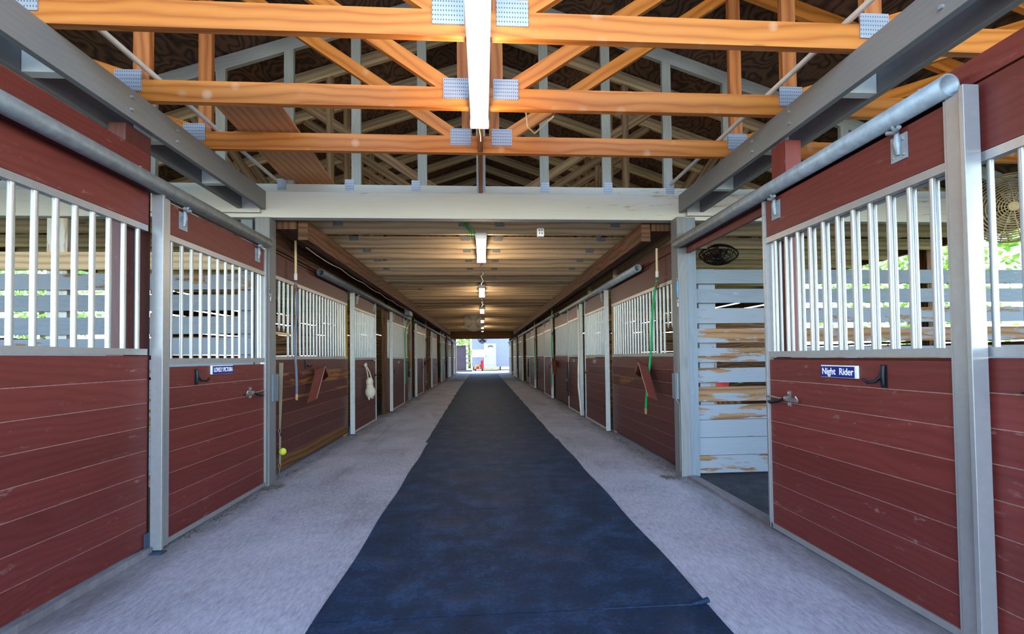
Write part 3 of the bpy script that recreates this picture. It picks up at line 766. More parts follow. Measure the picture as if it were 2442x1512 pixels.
# ---- right side
r = nfront(1, Y0, 2.86, 'fixed maroon stall front at the right edge of the photo behind the Night Rider door', first=2.76, zr=1.115, head=2.20, zt_=1.80)
hook(r, 1, 0, 1.37, .97, 1)
post(1.887, 1.99, 2.72, 2.86, 2.43, 'red', 'maroon post with flaked paint rising to the right grey side beam')
o = MB().box(X(1, -.03), X(1, .0), 2.87, 4.05, 2.02, 2.21).build('head_board', M['red']); tag(o, 'maroon head board spanning the open right doorway under the track', 'board')
stall_door(1, 1.565, 2.835, 'open maroon sliding stall door on the right with a Night Rider nameplate', 2, zt_=1.80, b0=.085, hooky=1.97, latchy=2.62, latchdir=1,
           plate=(2.12, 2.345, 1.005, 'Night  Rider', .048, .86, .0005), hangs=(1.86, 2.70))
track(1, 1.62, 4.10, 'galvanised round door track above the open right stall door')
post(1.775, 1.865, 4.07, 4.21, 2.36, 'post_grey', 'grey painted post holding the right end of the header beam')
b = MB(); b.box(1.752, 1.773, 4.09, 4.19, .70, .93); o = b.build('post_patch_board', M['grey_good']); tag(o, 'short blue grey board nailed on the right grey post', 'board')
post(1.868, 1.955, 4.085, 4.145, 2.36, 'grey_good', 'pale blue grey board upright just inside the open right stall')
r = nfront(1, 4.30, 6.50, 'fixed right stall front beyond the grey post with water stained head board', red='red_dark', dust='dust_old', first=6.42, zr=1.12, head=2.19, short=(0, 1), zt_=1.80, mis=(0, 0, 0, 0, 0, 2, 2, 0))
post(1.88, 1.99, 6.52, 6.62, 2.38, 'natural', 'tan post behind the white edge of the second right door')
stall_door(1, 6.60, 8.05, 'second right stall door, closed, with a small grey sign', 1, zt_=1.80, metal='alu_white', wood_='red_dark', latchy=7.85, latchdir=1, small_sign=1)
track(1, 5.15, 10.4, 'grey door track above the second and third right doors', 'galv', 2.10, .07, 18)
post(1.88, 2.0, 8.12, 8.24, 2.38, 'natural', 'tan post between the second and third right doors')
stall_door(1, 8.36, 9.66, 'third right stall door with black halter straps hanging on its far edge', 1, zt_=1.80, metal='alu_white', wood_='red_dark', latchy=8.6, latchdir=-1, small_sign=1)
nfront(1, 9.68, 11.75, 'fixed right stall front between the third and fourth right doors', red='red_dark', dust='dust_old', det=True, head=2.19, zt_=1.80)
R_far = [(11.95, 13.5, 13.55, 15.65, 15.7), (15.9, 17.7, 17.75, 19.7, 19.8), (20.9, 22.9, 23.0, 23.9, 24.0), (24.6, 27.3, 27.4, 28.2, 28.3), (29.0, 31.2, 31.3, 32.6, 32.7)]
for (a, b_, c, d_, p), n_ in zip(R_far, nth):
    stall_door(1, a, b_, '%s stall door down the right side of the aisle' % n_, 0, zt_=1.80, wood_='red_dark', dust='dust_old', metal='alu_white', latchy=a + .3, latchdir=-1)
    nfront(1, c, d_, 'fixed right stall front beyond the %s right door' % n_, red='red_dark', dust='dust_old', det=False, head=2.19, zt_=1.80)
    post(1.88, 2.0, p, p + .18, 2.38, 'brown', 'brown post beyond the %s right stall door' % n_)
track(1, 11.2, 22.9, 'long door track above the middle right doors', 'galv', 2.12, .07, 12)
track(1, 24.3, 33.0, 'door track above the last right doors', 'galv', 2.12, .07, 12)
o = MB().box(X(1, -.03), X(1, .0), 4.25, 11.8, 2.02, 2.19).build('head_plank', M['red_dark']); 
bpy.data.objects.remove(o)

# floor guides
for s, y, lb in ((-1, 2.76, 'blue grey steel floor guide at the foot of the near left door stile'), (-1, 6.78, 'dark steel floor guide at the foot of the second left door'), (-1, 13.15, 'black rubber floor guide at the foot of the fourth left door'), (1, 8.32, 'small steel floor guide at the foot of the third right door')):
    b = MB(); b.box(X(s, .005), X(s, .012), y, y + .05, .0, .12); b.box(X(s, .005), X(s, .10), y, y + .05, .0, .008)
    o = b.build('floor_guide', M['rubberfoot']); tag(o, lb, 'bracket', 'door floor guides')

# ------------------------------------------------------------------ stall partitions
def partition(s, y, slats, solid, mats, label, posts=(), group='stall partitions', top=None):
    root = empty('stall_partition', (s * 2.0, y, 0), label, 'partition', group)
    x0, x1 = (1.96, HALF - .02) if s > 0 else (-HALF + .02, -2.02)
    b = MB(); z = 0.02
    if solid > 0:
        n = round(solid / .14)
        for k in range(n): b.box(x0, x1, y, y + .035, .01 + k * solid / n, .01 + (k + 1) * solid / n - .004, 0)
    for z0, z1, mi in slats: b.box(x0, x1, y, y + .035, z0, z1, mi)
    b.build('slats', mats, root)
    for x, w_, z1, mn in posts: MB().box(x - w_ / 2, x + w_ / 2, y + .037, y + .13, 0, z1, axis=2).build('post', M[mn], root)
    return root
rs = [(1.76, 1.89, 1), (1.58, 1.71, 1), (1.39, 1.53, 0), (1.21, 1.34, 2), (1.03, 1.16, 0), (.84, .975, 0), (.665, .80, 2), (.50, .635, 2)]
partition(1, 4.15, rs, .49, [M['grey_flake'], M['grey_good'], M['grey_part']], 'flaking blue grey slatted partition seen through the open right doorway', [(2.10, .16, 1.9, 'grey_part'), (4.72, .13, 2.36, 'grey_part')])
ls = [(1.90, 2.055, 1), (1.725, 1.865, 0), (1.54, 1.68, 2), (1.335, 1.485, 2), (1.15, 1.30, 0), (.96, 1.11, 0)]
partition(-1, 4.21, ls, .93, [M['grey_flake'], M['natural'], M['grey_good']], 'grey and tan slatted partition seen through the bars at the left edge', [(-3.70, .17, 2.36, 'header'), (-2.1, .1, 2.36, 'grey_good')])
ds = [(z, z + .135, 0) for z in (1.02, 1.20, 1.38, 1.56, 1.74)]
for s in (-1, 1):
    pr = None
    for y in (8.35, 12.35, 16.4, 20.4, 24.4, 28.6):
        if pr is None:
            pr = partition(s, y, ds, .98, [M['barewall']], 'dark slatted board partition deep inside the %s stalls' % ('left' if s < 0 else 'right'), [(s * 3.8, .12, 2.4, 'brown')], 'far stall partitions')
        else:
            c = pr.copy(); C.objects.link(c); c.location.y = y
            for ch in ALL_CHILDREN(pr): d = ch.copy(); C.objects.link(d); d.parent = c
# red feed tub behind slats
b = MB(); b.tube([(2.22, 4.45, .67), (2.22, 4.45, .87)], [.17, .20], 20); o = b.build('feed_tub', M['redplastic'])
b2 = MB(); b2.box(2.0, 2.45, 4.25, 4.66, -.01, .668); q = b2.build('stand', M['barewall'], None); tag(q, 'dark wooden box stand under the red feed tub', 'stand')
tag(o, 'red plastic feed tub behind the flaking slats of the right partition', 'tub')

# ------------------------------------------------------------------ lights
def fixture(y0, y1, z, label, w_=.056, det=False, watts=None):
    watts = watts or LAMP_W
    root = empty('fluorescent_light', (0, y0, z), label, 'light', 'fluorescent lights down the aisle')
    xc = -.006
    b = MB(); b.box(xc - w_, xc + w_, y0, y1, z - .028, z); b.box(xc - .016, xc + .016, y0 + .02, y1 - .02, z - .05, z - .028); b.build('housing', M['white_metal'], root, bevel=.006)
    for sx in (-1, 1):
        MB().tube([(xc + sx * .035, y0 + .04, z - .048), (xc + sx * .035, y1 - .04, z - .048)], .017, 12).build('tube', M['tube'], root)
    for ye, u in ((y0, 1), (y1, -1)):
        b = MB(); b.box(xc - w_ - .003, xc + w_ + .003, ye, ye + u * .035, z - .066, z - .002)
        e = b.build('end_cap', M['white_metal'], root, bevel=.006)
        if det:
            b = MB(); b.tube([(xc, ye - u * .004, z - .045), (xc, ye - u * .010, z - .045)], .013, 10); b.build('clip', M['steel'], e)
    for q in (.2, .5, .8):
        li = bpy.data.lights.new('tube_light', 'POINT'); li.energy = watts / 3; li.color = LAMP_COL; li.shadow_soft_size = .03
        lo = bpy.data.objects.new('tube_light', li); C.objects.link(lo); lo.parent = root; lo.location = (xc, (y1 - y0) * q, -.19)
    return root
L1 = fixture(1.66, 2.87, 2.597, 'big bright fluorescent light at the top centre, under the orange trusses', .056, True)
for y0, y1, z, lb in ((4.72, 5.94, 2.382, 'fluorescent light just behind the whitewashed header beam'), (8.15, 9.37, 2.382, 'second fluorescent light beyond the header beam'),
                      (11.7, 12.9, 2.382, 'third fluorescent light beyond the header beam, above left of it the wire fan'), (15.2, 16.4, 2.382, 'fourth fluorescent light beyond the header, overlapped by the round fan'),
                      (18.7, 19.9, 2.382, 'fifth fluorescent light beyond the header, below the round fan hub'), (25.2, 26.4, 2.62, 'farthest fluorescent light, just above the small end fan')):
    fixture(y0, y1, z, lb)
o = MB().tube([(0, 26.0, 2.62), (0, 26.0, 3.0)], .008, 6).build('hanging_rod', M['steel']); tag(o, 'thin rod holding up the farthest fluorescent light', 'rod')
# cord of the near fixture, cable along joists
o = MB().tube([(-.01, 2.885, 2.555), (.0, 2.90, 2.50), (.0, 2.905, 2.47)], .003, 6).build('pull_cord', M['pvc']); tag(o, 'short pull cord at the end of the big light', 'cord')
b = MB(); pts = [(.0 + .02 * math.sin(k * 2.1), 5.96 + k * .24, 2.365 + .008 * math.sin(k * 1.3)) for k in range(10)]; b.tube(pts, .008, 6)
o = b.build('light_cable', M['iron']); tag(o, 'dark cable linking the first two lights behind the header', 'cable')
o = MB().tube([(.0 + .02 * math.sin(k * 2.1), 9.4 + k * .24, 2.365 + .008 * math.sin(k * 1.3)) for k in range(10)], .008, 6).build('light_cable', M['iron']); tag(o, 'dark cable linking the second and third far lights', 'cable')
# smoke-alarm-like outlet
b = MB(); b.box(.555, .625, 4.55, 4.59, 2.30, 2.385); root = b.build('ceiling_outlet', M['white_metal'], bevel=.008); tag(root, 'small white electrical outlet hanging under the first ceiling joist right of centre', 'outlet')
b = MB()
for x in (.578, .602):
    for z in (2.33, 2.36): b.box(x - .004, x + .004, 4.547, 4.55, z - .008, z + .008)
b.build('socket', M['iron'], root)
# green twine
b = MB()
for k in range(14):
    x = -.17 + R_.uniform(-.05, .04); y_ = 4.72 + R_.uniform(-.06, .09); b.tube([(x, y_, 2.50), (x + .05, y_, 2.42), (x + R_.uniform(.07, .13), y_, 2.36 - R_.uniform(0, .04))], .0025, 5)
o = b.build('twine_bundle', M['green_straw']); tag(o, 'tuft of green twine caught behind the header beam beside the light', 'twine')

# ------------------------------------------------------------------ fans
def fan(c, r, normal, label, wire, rings=9, spokes=16, depth=.12, wr=.0035, blade=True, mount=None, name='cage_fan', rot=0.):
    c = Vector(c); n = Vector(normal).normalized(); a = n.orthogonal().normalized(); b_ = n.cross(a)
    root = empty(name, c, label, 'fan', 'barn fans')
    def P(rr, ang, off): return c + (a * math.cos(ang) + b_ * math.sin(ang)) * rr + n * off
    for side in (-1, 1):
        m = MB()
        for k in range(1, rings + 1):
            rr = r * k / rings; off = side * depth / 2 * math.cos(PI / 2 * (k / rings) ** 2.4)
            m.tube([P(rr, 2 * PI * i / 40, off) for i in range(41)], wr * (1.8 if k == rings else 1), 5, 0, False)
        for k in range(spokes):
            an = 2 * PI * k / spokes
            m.tube([P(r * q, an + (.25 * q if side > 0 else 0), side * depth / 2 * math.cos(PI / 2 * q ** 2.4)) for q in (.12, .4, .65, .85, 1)], wr, 5, 0, False)
        m.tube([P(0, 0, side * depth / 2 - .004), P(0, 0, side * depth / 2 + .004)], r * .12, 14)
        m.build('cage', wire, root)
    if blade:
        m = MB()
        for k in range(4):
            an = PI / 2 * k + rot; q = [P(r * .12, an - .2, -.01), P(r * .85, an - .25, -.02), P(r * .88, an + .25, .02), P(r * .12, an + .35, .01)]
            m.poly(q, n * .003)
        m.build('blades', M['fan_blade'], root)
        m = MB(); m.tube([P(0, 0, -.08), P(0, 0, .02)], r * .17, 14); m.build('motor', M['iron'], root)
    if mount:
        m = MB(); m.tube(mount, .010, 6); m.build('mount', M['iron'], root)
    return root
fan((-.275, 14.3, 2.205), .30, (0, -1, .05), 'round grey wire fan hanging left of centre under the ceiling joists', M['fan_dark'], 14, 12, .10, .006, mount=[(-.275, 14.38, 2.39), (-.275, 14.35, 2.2)])
fan((-.02, 30.0, 2.27), .29, (0, -1, .1), 'small round fan hanging at the far end of the aisle', M['fan_wire'], 10, 10, .10, .006, mount=[(.0, 30.06, 3.0), (-.02, 30.06, 2.25)])
fan((4.86, 3.92, 2.42), .31, (-.55, -.8, -.1), 'large tan wire cage fan inside the right stall at the photo edge', M['fan_wire'], 15, 14, .18, .0055, mount=[(4.86, 4.0, 2.42), (4.86, 4.19, 2.42)])
fan((2.92, 5.5, 2.33), .22, (-.2, -.25, -1), 'dark tilted cage fan hanging above the right partition', M['iron'], 9, 12, .16, .0045, mount=[(3.0, 5.5, 2.36), (3.12, 5.5, 2.5)])

# ------------------------------------------------------------------ hanging tack and hoses
def hose(s, y, y_low, ztop, zj, zlow, mats, label, d=.05, dlow=.06, group='wash hoses hanging on the walls', cup=True, ybend=None, zmid=None):
    root = empty('hanging_hose', (X(s, d), y, zlow), label, 'hose', group)
    u = X(s, d)
    MB().tube([(u, y, ztop), (u, y, zj + .06)], .012, 10).build('pipe', M['pvc'], root)
    MB().tube([(u, y, zj + .065), (u, y, zj)], .017, 10).build('coupling', M['pvc_white'], root)
    pts = []
    n = 14
    for k in range(n + 1):
        q = k / n; yy = y + (y_low - y) * (q ** .8); pts.append((X(s, d + (dlow - d) * q + .006 * math.sin(q * 9)), yy + .01 * math.sin(q * 7), zj - .02 + (zlow + .06 - zj + .02) * q))
    MB().tube(pts, .013, 10).build('hose', mats, root)
    e = pts[-1]; m = MB(); m.tube([e, (e[0], e[1], e[2] - .06)], [.017, .014], 10); m.tube([(e[0], e[1] - .02, e[2] - .03), (e[0], e[1] + .02, e[2] - .03)], .008, 8); m.build('nozzle', M['brass'], root)
    m = MB(); m.tube([(u, y, zj - .09), (u, y, zj - .05)], .019, 10); m.tube([(u, y, zj - .10), (u, y, zj - .115)], .018, 10); m.build('valve', M['rust'], root)
    return root
hose(-1, 4.77, 4.78, 2.30, 1.90, .69, M['hose_grey'], 'tan pipe with a grey hose hanging on the left wall, beside the saddle rack', .05, .05)
hose(1, 4.63, 5.02, 2.20, 1.90, .45, M['hose_green'], 'tan pipe with a bright green hose hanging on the right wall', .05, .05)
hose(-1, 15.1, 15.1, 2.45, 1.75, .3, M['hose_grey'], 'thin hose and pipe on the left wall beside the fourth left door', .09, .09)
hose(-1, 20.2, 20.2, 2.45, 1.75, .3, M['hose_green'], 'thin hose and pipe on the left wall beyond the fifth left door', .09, .09)
hose(1, 11.6, 11.75, 2.30, 1.75, .3, M['hose_green'], 'pipe and hose on the right wall just before the fourth right door', .09, .09)
hose(1, 15.55, 15.6, 2.30, 1.75, .3, M['hose_green'], 'pipe and hose on the right wall just before the fifth right door', .09, .09)
# bent white pipe leaning beside third right door
b = MB(); b.tube([(1.74, 8.30, 1.95), (1.75, 8.30, 1.2), (1.73, 8.28, .85), (1.72, 8.25, .55), (1.75, 8.28, .3), (1.77, 8.29, .05)], .020, 10)
o = b.build('drain_pipe', M['pvc_white']); tag(o, 'white bowed pipe standing between second and third right doors', 'pipe')

def lead_strap():
    x = X(-1, .012); y = 4.48
    root = empty('tack_strap', (x, y, .05), 'tan webbing strap with metal clips hanging on the left wall, threaded through a tennis ball', 'strap')
    b = MB(); pts = [(1.07, .026), (.9, .022), (.7, .018), (.45, .010)]
    for (z0, w0), (z1, w1) in zip(pts, pts[1:]): b.poly([(x + .0, y, z0), (x + w0 * 1.5, y, z0), (x + w1 * 1.5, y, z1), (x, y, z1)], (0, .003, 0))
    b.poly([(x, y, .38), (x + .018, y, .38), (x + .018, y, .12), (x, y, .12)], (0, .003, 0)); b.build('webbing', M['webbing'], root)
    for z in (.41, .085):
        m = MB(); m.tube([(x + .006 + .010 * math.cos(a), y, z + .022 * math.sin(a) + .02) for a in [k * PI / 6 for k in range(13)]], .003, 6); m.tube([(x + .004, y, z), (x + .004, y, z - .05)], [.006, .003], 8); m.build('snap_clip', M['steel'], root)
    return root
lead_strap()
o = MB().ball((X(-1, .040), 4.49, .235), .034, nu=20, nv=14).build('tennis_ball', M['tennis']); tag(o, 'yellow green tennis ball on the strap near the floor', 'ball')

def saddle_rack(s, y, label):
    u = 1 if s < 0 else -1; x = X(s, 0)
    root = empty('saddle_rack', (x, y, .7), label, 'rack', 'folded saddle racks')
    # wall bracket wing
    b = MB(); b.poly([(x + u * .012, y + .10, .98), (x + u * .14, y + .02, 1.0), (x + u * .16, y + .06, .90), (x + u * .012, y + .34, .84)], (u * .006, 0, 0.02)); b.poly([(x + u * .005, y + .05, 1.0), (x + u * .005, y + .36, .93), (x + u * .005, y + .36, .84), (x + u * .005, y + .05, .82)], (u * .012, 0, 0))
    b.build('wall_bracket', M['leather'], root, bevel=.004)
    # folded arm: inverted channel, two sloping faces
    top = Vector((x + u * .11, y, 1.0)); bot = Vector((x + u * .14, y - .36, .665)); ax = (bot - top).normalized()
    ridge_off = Vector((u * .045, -.03, .02)); w1 = Vector((u * .0, .15, .07)); w0 = Vector((-u * .06, -.11, -.03))
    b = MB(); b.poly([top + ridge_off, top + w1, bot + w1 * .9, bot + ridge_off], (u * -.006, .0, -.004)); b.poly([top + ridge_off, top + w0 * .7, bot + w0 * .6, bot + ridge_off], (u * -.006, .0, -.004))
    b.poly([bot + ridge_off, bot + w1 * .9, bot + w0 * .6], ax * .004)
    b.poly([top + ridge_off, top + w1, top + w0 * .7], ax * .004)
    b.build('arm', M['leather'], root, bevel=.003)
    b = MB(); b.tube([top + ridge_off, bot + ridge_off], .004, 6); b.build('worn_ridge', M['leather_edge'], root)
    b = MB(); b.tube([(x + u * .0, y + .06, .95), top + Vector((0, .03, -.02))], .012, 8); b.build('hinge', M['rust'], root)
    return root
saddle_rack(-1, 5.36, 'brown folded saddle rack on the left wall beside the grey hose')
saddle_rack(1, 4.98, 'brown folded saddle rack on the right wall behind the green hose')

def cotton_bag():
    x = X(-1, .135); y = 7.45
    root = empty('cotton_bag', (x, y, .44), 'cream cotton haltered bag hanging by cords on the second left stall door', 'bag')
    b = MB(); b.ball((x, y, .73), .066, nu=16, nv=12, sc_=(.85, 1, 1.1)); b.ball((x + .01, y + .005, .57), .088, nu=18, nv=12, sc_=(.9, 1, 1.15)); b.ball((x, y + .01, .65), .07, nu=16, nv=10, sc_=(.8, .95, 1))
    b.build('bag_body', M['cotton'], root)
    b = MB(); b.tube([(x - .06, y - .02, 1.0), (x - .03, y - .02, .88), (x - .02, y - .02, .78)], .008, 8); b.tube([(x - .06, y + .0, 1.0), (x, y + .01, .88), (x + .03, y + .01, .77)], .008, 8); b.tube([(x - .094, y, 1.0), (x - .05, y, 1.0)], .008, 6)
    for k in range(5): a = k * 1.25; b.ball((x - .06, y + .03 * math.cos(a), .995 + .02 * math.sin(a)), .018, nu=8, nv=6)
    b.build('cord', M['cotton'], root)
    b = MB(); b.tube([(x, y - .06, .49), (x + .01, y - .07, .45)], [.018, .008], 8); b.tube([(x, y + .05, .56), (x + .01, y + .12, .50), (x + .01, y + .14, .46)], [.014, .014, .018], 8); b.build('tassel', M['cotton'], root)
cotton_bag()

def straps(s, y, z0, z1, matn, label, n=5, w_=.08, d=.062):
    d = .085 if s > 0 else .08
    root = empty('halter', (X(s, d), y, z0), label, 'halter', 'halters hanging down the aisle')
    b = MB()
    for k in range(n):
        dy = (k / (n - 1) - .5) * w_; zz = z0 + R_.uniform(0, .25) * (z1 - z0)
        b.tube([(X(s, d), y + dy * .3, z1), (X(s, d + .012 * (k % 2)), y + dy, (z1 + zz) / 2), (X(s, d), y + dy * 1.1, zz + .03), (X(s, d), y + dy * 1.1 + .02, zz), (X(s, d), y + dy * .5 + .02, zz + .12)], .009, 6)
    b.tube([(X(s, -.02), y, z1 - .005), (X(s, d + .01), y, z1 + .005)], .008, 6); b.build('straps', M[matn], root)
    m = MB(); m.tube([(X(s, d + .02), y + .03 * math.cos(a), (z0 + z1) / 2 + .03 * math.sin(a)) for a in [k * PI / 8 for k in range(17)]], .005, 6); m.build('ring', M['steel'], root)
    return root
straps(1, 9.55, .25, .96, 'blacknylon', 'black halter with a steel ring hanging at the third right door', 6, .14)
straps(1, 15.0, .35, 1.0, 'bluenylon', 'navy halters hanging on the right front before the fifth right door', 6, .3)
straps(1, 17.9, .3, 1.0, 'bluenylon', 'dark blue halters hanging in a bunch beyond the fifth right door', 7, .5)
straps(1, 23.6, .4, 1.2, 'blacknylon', 'black straps hanging beyond the sixth right door', 5, .3)
straps(-1, 11.7, .6, 1.0, 'blacknylon', 'dark bridle hanging under the electrical box on the left', 5, .2)
straps(-1, 19.9, .3, 1.6, 'blacknylon', 'long black straps hanging in the gap after the fifth left door', 6, .35)
straps(-1, 23.58, .3, 1.6, 'blacknylon', 'long black straps hanging after the sixth left door', 6, .3)
saddle_rack(-1, 15.6, 'brown folded saddle rack on the left beside the fourth left door')
saddle_rack(1, 11.3, 'brown folded saddle rack on the right before the fourth right door')
# little hook on worn left wall
rt = empty('bridle_hook', (X(-1, 0), 5.15, .99), 'small black bridle hook on the worn left wall above the saddle rack', 'hook'); hk = hook(rt, -1, 0, 5.15, 1.04, 1); hk.name = 'hook_arm'
# snap on grey post right and left
for s, y, z, lb, cord in ((1, 4.06, 1.79, 'steel snap tied with blue cord on the right grey post', True), (-1, 4.16, 1.72, 'small steel clip chain on the left grey post', False)):
    x = 1.774 if s > 0 else -1.864; u = -1 if s > 0 else 1
    root = empty('post_clip', (x, y, z), lb, 'clip', 'clips on the grey posts')
    b = MB(); b.tube([(x + u * .008, y + .018 * math.cos(a) , z + .022 * math.sin(a)) for a in [k * PI / 8 for k in range(15)]], .004, 6); b.build('eye_hook', M['steel'], root)
    if cord:
        b = MB(); b.tube([(x + u * .01, y, z - .02), (x + u * .012, y + .006, z - .1), (x + u * .01, y, z - .17)], .005, 6); b.tube([(x + u * .012, y - .01, z - .02), (x + u * .012, y - .008, z - .16)], .004, 6); b.build('cord', M['blue_cord'], root)
        zz = z - .2
    else: zz = z - .05
    b = MB(); b.tube([(x + u * .01, y + .014 * math.cos(a), zz + .02 * math.sin(a)) for a in [k * PI / 8 for k in range(17)]], .004, 6); b.tube([(x + u * .01, y, zz - .015), (x + u * .01, y, zz - .055)], [.008, .005], 8); b.build('snap', M['steel'], root)
# vertical cord on right post
o = MB().tube([(1.773, 4.09, 1.45), (1.773, 4.095, .95), (1.748, 4.1, .93), (1.748, 4.1, .70), (1.773, 4.09, .65), (1.773, 4.09, .05)], .003, 5).build('rope', M['webbing']); tag(o, 'thin tan cord stapled down the right grey post', 'cord')

# electrical box
root = empty('electrical_box', (X(-1, .1), 11.2, 2.1), 'grey electrical box with conduits on the left above the third left door', 'box')
MB().box(X(-1, .115), X(-1, .24), 10.85, 11.3, 2.10, 2.32).build('enclosure', M['elec'], root, bevel=.008)
MB().tube([(X(-1, .17), 11.1, 2.32), (X(-1, .17), 11.1, 2.5)], .014, 8).build('conduit', M['pvc'], root)
b = MB(); b.tube([(X(-1, .17), 11.1, 2.10), (X(-1, .14), 11.1, 1.95), (X(-1, .08), 11.15, 1.7), (X(-1, .08), 11.15, .5)], .012, 8); b.build('hose', M['hose_green'], root)
b = MB(); b.tube([(X(-1, .16), 11.3, 2.12), (X(-1, .18), 11.5, 2.05), (X(-1, .1), 11.5, 1.9), (X(-1, .08), 11.5, 1.7)], .006, 6); b.build('wire', M['white_metal'], root)
# loose wire along the left ceiling beam
b = MB(); n = 24; b.tube([(-1.71, 4.6 + k * .27, 2.192 - .02 * abs(math.sin(k * PI / 4))) for k in range(n)] + [(X(-1, .17), 10.84, 2.2), (X(-1, .17), 10.849, 2.3)], .004, 5)
o = b.build('ceiling_wire', M['pvc_white']); tag(o, 'thin pale wire sagging along the left ceiling beam to the electrical box', 'wire')

# ------------------------------------------------------------------ beyond the far end
SY = 39.0
root = empty('shed', (1, SY, 0), 'pale blue corrugated metal shed standing across the far end of the aisle', 'shed')
def corr(x0, x1, z0, z1, y=SY):
    b = MB(); n = int((x1 - x0) / .10); 
    for k in range(n):
        xa = x0 + (x1 - x0) * k / n; w_ = (x1 - x0) / n
        b.poly([(xa, y, z0), (xa + w_ * .5, y, z0), (xa + w_ * .5, y, z1), (xa, y, z1)], (0, .03, 0)); b.poly([(xa + w_ * .5, y + .02, z0), (xa + w_, y + .02, z0), (xa + w_, y + .02, z1), (xa + w_ * .5, y + .02, z1)], (0, .02, 0))
    return b
corr(-.92, 3.6, .28, 3.3).build('corrugated_wall', M['corr'], root)
MB().box(-.92, 3.6, SY + .05, SY + 3.5, .28, 3.3).build('shed_body', M['corr'], root)
b = MB(); b.poly([(-1.3, SY - .4, 3.05), (3.9, SY - .4, 3.05), (3.9, SY + 4, 3.7), (-1.3, SY + 4, 3.7)], (0, 0, .06)); b.build('roof', M['brown'], root)
MB().box(-.9, .12, SY - .03, SY - .004, 1.10, 1.75).build('window_panel', M['white_metal'], root)
for x in (-.85, 1.4, 3.3): MB().box(x, x + .12, SY + .1, SY + .3, -.1, .28).build('pier', M['barewall'], root)
dr = MB(); dr.box(.18, 1.12, SY - .05, SY - .01, .28, 2.25); dr = dr.build('door', M['door_white'], root)
b = MB()
for k in range(5):
    a0, a1 = PI * k / 5 + .06, PI * (k + 1) / 5 - .06; cx_, cz = .65, 1.93
    b.poly([(cx_ + .07 * math.cos(a0), SY - .052, cz + .05 * math.sin(a0)), (cx_ + .25 * math.cos(a0), SY - .052, cz + .19 * math.sin(a0)), (cx_ + .25 * math.cos(a1), SY - .052, cz + .19 * math.sin(a1)), (cx_ + .07 * math.cos(a1), SY - .052, cz + .05 * math.sin(a1))], (0, -.01, 0))
b.build('fan_light', M['locker'], dr)
b = MB()
for z0, z1 in ((.42, 1.0), (1.1, 1.8)): b.box(.30, 1.0, SY - .058, SY - .05, z0, z1)
b.build('door_panel', M['door_white'], dr, bevel=.01)
b = MB(); b.ball((.25, SY - .08, 1.2), .04); b.build('knob', M['brass'], dr)
MB().box(.10, .18, SY - .06, SY - .005, .28, 2.33).build('door_trim', M['white_metal'], root)
root = empty('wooden_step', (.7, SY - .5, 0), 'pale wooden pallet step under the white shed door', 'step')
MB().box(.05, 1.35, SY - .9, SY - .1, .16, .21).build('tread', M['pallet'], root)
for x in (.08, .7, 1.28): MB().box(x, x + .06, SY - .9, SY - .1, -.02, .16).build('runner', M['pallet'], root)
# cart with cans
root = empty('garden_cart', (-.3, SY - .9, 0), 'red metal cart in front of the shed holding buckets', 'cart')
MB().box(-.72, .05, SY - 1.2, SY - .75, .13, .17).build('cart_bed', M['redpaint'], root)
for x in (-.62, -.05): MB().tube([(x, SY - 1.23, .06), (x, SY - 1.18, .06)], .08, 14).build('wheel', M['iron'], root)
MB().tube([(-.7, SY - 1.0, .15), (-.9, SY - 1.0, .62)], .015, 6).build('handle', M['redpaint'], root)
for x, z0, h, r0, mt, lb in ((-.45, .17, .16, .16, 'redplastic', 'red bucket on the cart left, under the yellow bucket'), (-.45, .335, .15, .17, 'yellowplastic', 'yellow bucket stacked on the left red bucket'),
                             (-.08, .17, .26, .17, 'redplastic', 'red bucket on the cart beside the shed door, lowest of its stack'), (-.08, .435, .2, .16, 'redplastic', 'upper red bucket beside the shed door')):
    b = MB(); b.tube([(x, SY - .97, z0), (x, SY - .97, z0 + h)], [r0 * .85, r0], 16); b.tube([(x, SY - .97, z0 + h - .02), (x, SY - .97, z0 + h)], r0 * 1.06, 16)
    o = b.build('bucket', M[mt]); tag(o, lb, 'bucket', 'buckets on the cart')
o = MB().ball((-.08, SY - .97, .78), .14).build('red_ball', M['redplastic']); tag(o, 'round red ball on top of the bucket stack by the shed door', 'ball')
# locker
root = empty('storage_locker', (-2.0, 36.5, 0), 'tall dark grey storage locker outside the far left corner', 'locker')
MB().box(-2.7, -1.32, 36.4, 37.0, .12, 2.0).build('cabinet', M['locker'], root, bevel=.01)
b = MB(); b.box(-1.83, -1.42, 36.38, 36.4, .25, .8); b.box(-1.83, -1.42, 36.38, 36.4, .95, 1.85); b.build('door_panel', M['locker'], root, bevel=.008)
MB().box(-2.75, -1.30, 36.35, 37.05, 2.0, 2.05).build('lid', M['track_dark'], root)
o = MB().box(-2.75, -.85, 36.3, 37.1, -.11, .11).build('timber_platform', M['plank_grey']); tag(o, 'low grey timber platform under the storage locker', 'platform')
# sign board right of the opening
o = MB().box(1.90, 2.1, 33.1, 33.14, .85, 1.28).build('wall_board', M['endwood']); tag(o, 'small brown board fixed at the right side of the far opening', 'board')
# fence beyond
root = empty('yard_fence', (-2, 44, 0), 'weathered grey wooden rail fence beyond the storage locker', 'fence')
for z in (.5, .95, 1.35): MB().box(-9, -1.2, 44, 44.04, z, z + .13).build('rail', M['post_grey'], root)
for x in (-8, -6, -4, -2): MB().box(x, x + .1, 44.04, 44.14, -.12, 1.55).build('fence_post', M['post_grey'], root)

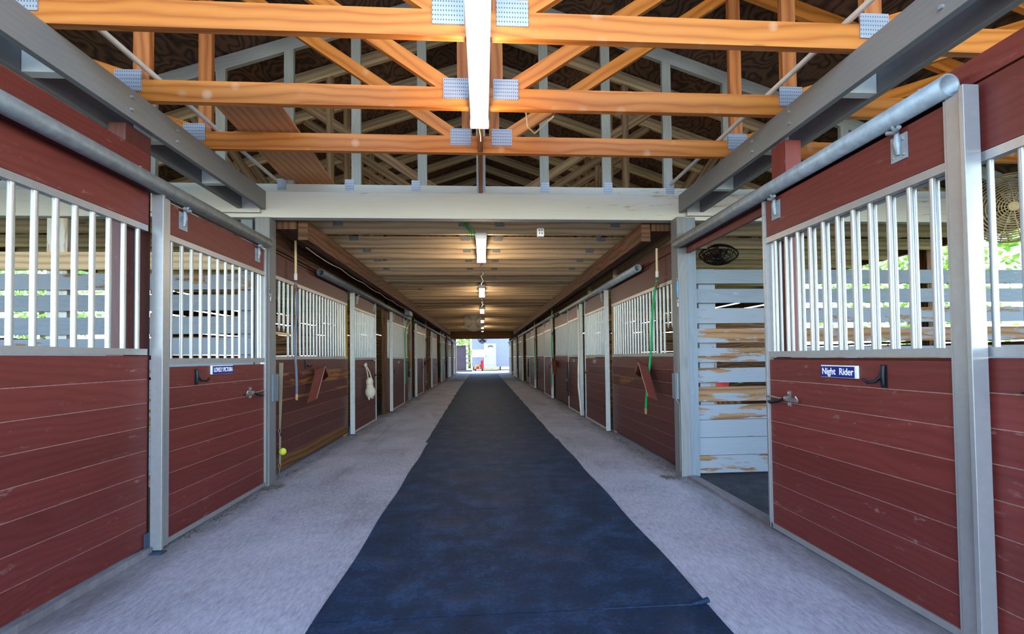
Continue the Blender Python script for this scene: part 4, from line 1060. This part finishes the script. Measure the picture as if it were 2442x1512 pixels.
# trees
def tree(x, y, h, r, label, mat='leaf', n=2600, group='trees around the barn', low=.5):
    root = empty('leafy_tree', (x, y, -.12), label, 'tree', group)
    MB().tube([(x, y, -.14), (x + .1, y, h * .35), (x, y + .1, h * .7)], [.16, .12, .05], 8).build('trunk', M['bark'], root)
    b = MB(); cl = [(x + R_.uniform(-.6, .6) * r, y + R_.uniform(-.6, .6) * r, R_.uniform(low, h - .4), R_.uniform(.35, .6) * r) for _ in range(14)]
    for k in range(n):
        cx_, cy_, cz, cr = R_.choice(cl); v = Vector((R_.gauss(0, 1), R_.gauss(0, 1), R_.gauss(0, 1))).normalized() * cr * R_.uniform(.6, 1)
        p = Vector((cx_, cy_, cz)) + v; a = Vector((R_.gauss(0, 1), R_.gauss(0, 1), R_.gauss(0, 1))).normalized(); c_ = a.orthogonal().normalized(); s_ = R_.uniform(.06, .13)
        q = [p - a * s_, p + c_ * s_ * .5, p + a * s_, p - c_ * s_ * .5]
        b._add(q, [(0, 1, 2, 3)], [[(0, 0)] * 4])
    b.build('foliage', M[mat], root)
    return root
pl = tree(-11, 9.0, 4.5, 2.4, 'leafy green tree outside the left stalls, seen between the grey slats')
def ctree(src, x, y, rz, label, k=1.0):
    c = src.copy(); C.objects.link(c); c.location = (x, y, -.12); c.rotation_euler = (0, 0, rz); c.scale = (k, k, k); c['label'] = label
    for ch in ALL_CHILDREN(src): d = ch.copy(); C.objects.link(d); d.parent = c
for x, y, rz, lb in ((-13.5, 15, 1, 'green tree farther along outside the left stalls'), (-11, 3.5, 2, 'green tree outside the near left stall')): ctree(pl, x, y, rz, lb)
for x, y, rz, lb in ((10.5, 6.6, 3, 'green tree outside the right stall behind the bars'), (12.0, 12.2, 4, 'green tree farther along outside the right stalls'), (10, 1.2, 5, 'green tree outside the near right stall'), (17.0, 8.0, .5, 'tall green tree set back outside the right stalls')): ctree(pl, x, y, rz, lb, 1.0 if x < 13 else 1.3)
pt = tree(-4.2, 48, 5.5, 2.8, 'bright yellow green tree behind the fence beyond the far end', 'leaf', 4000, low=.9)
ctree(pt, -1.5, 52, 1.7, 'yellow green tree beyond the shed corner'); ctree(pt, -8, 50, .6, 'yellow green tree far left beyond the fence', 1.1)
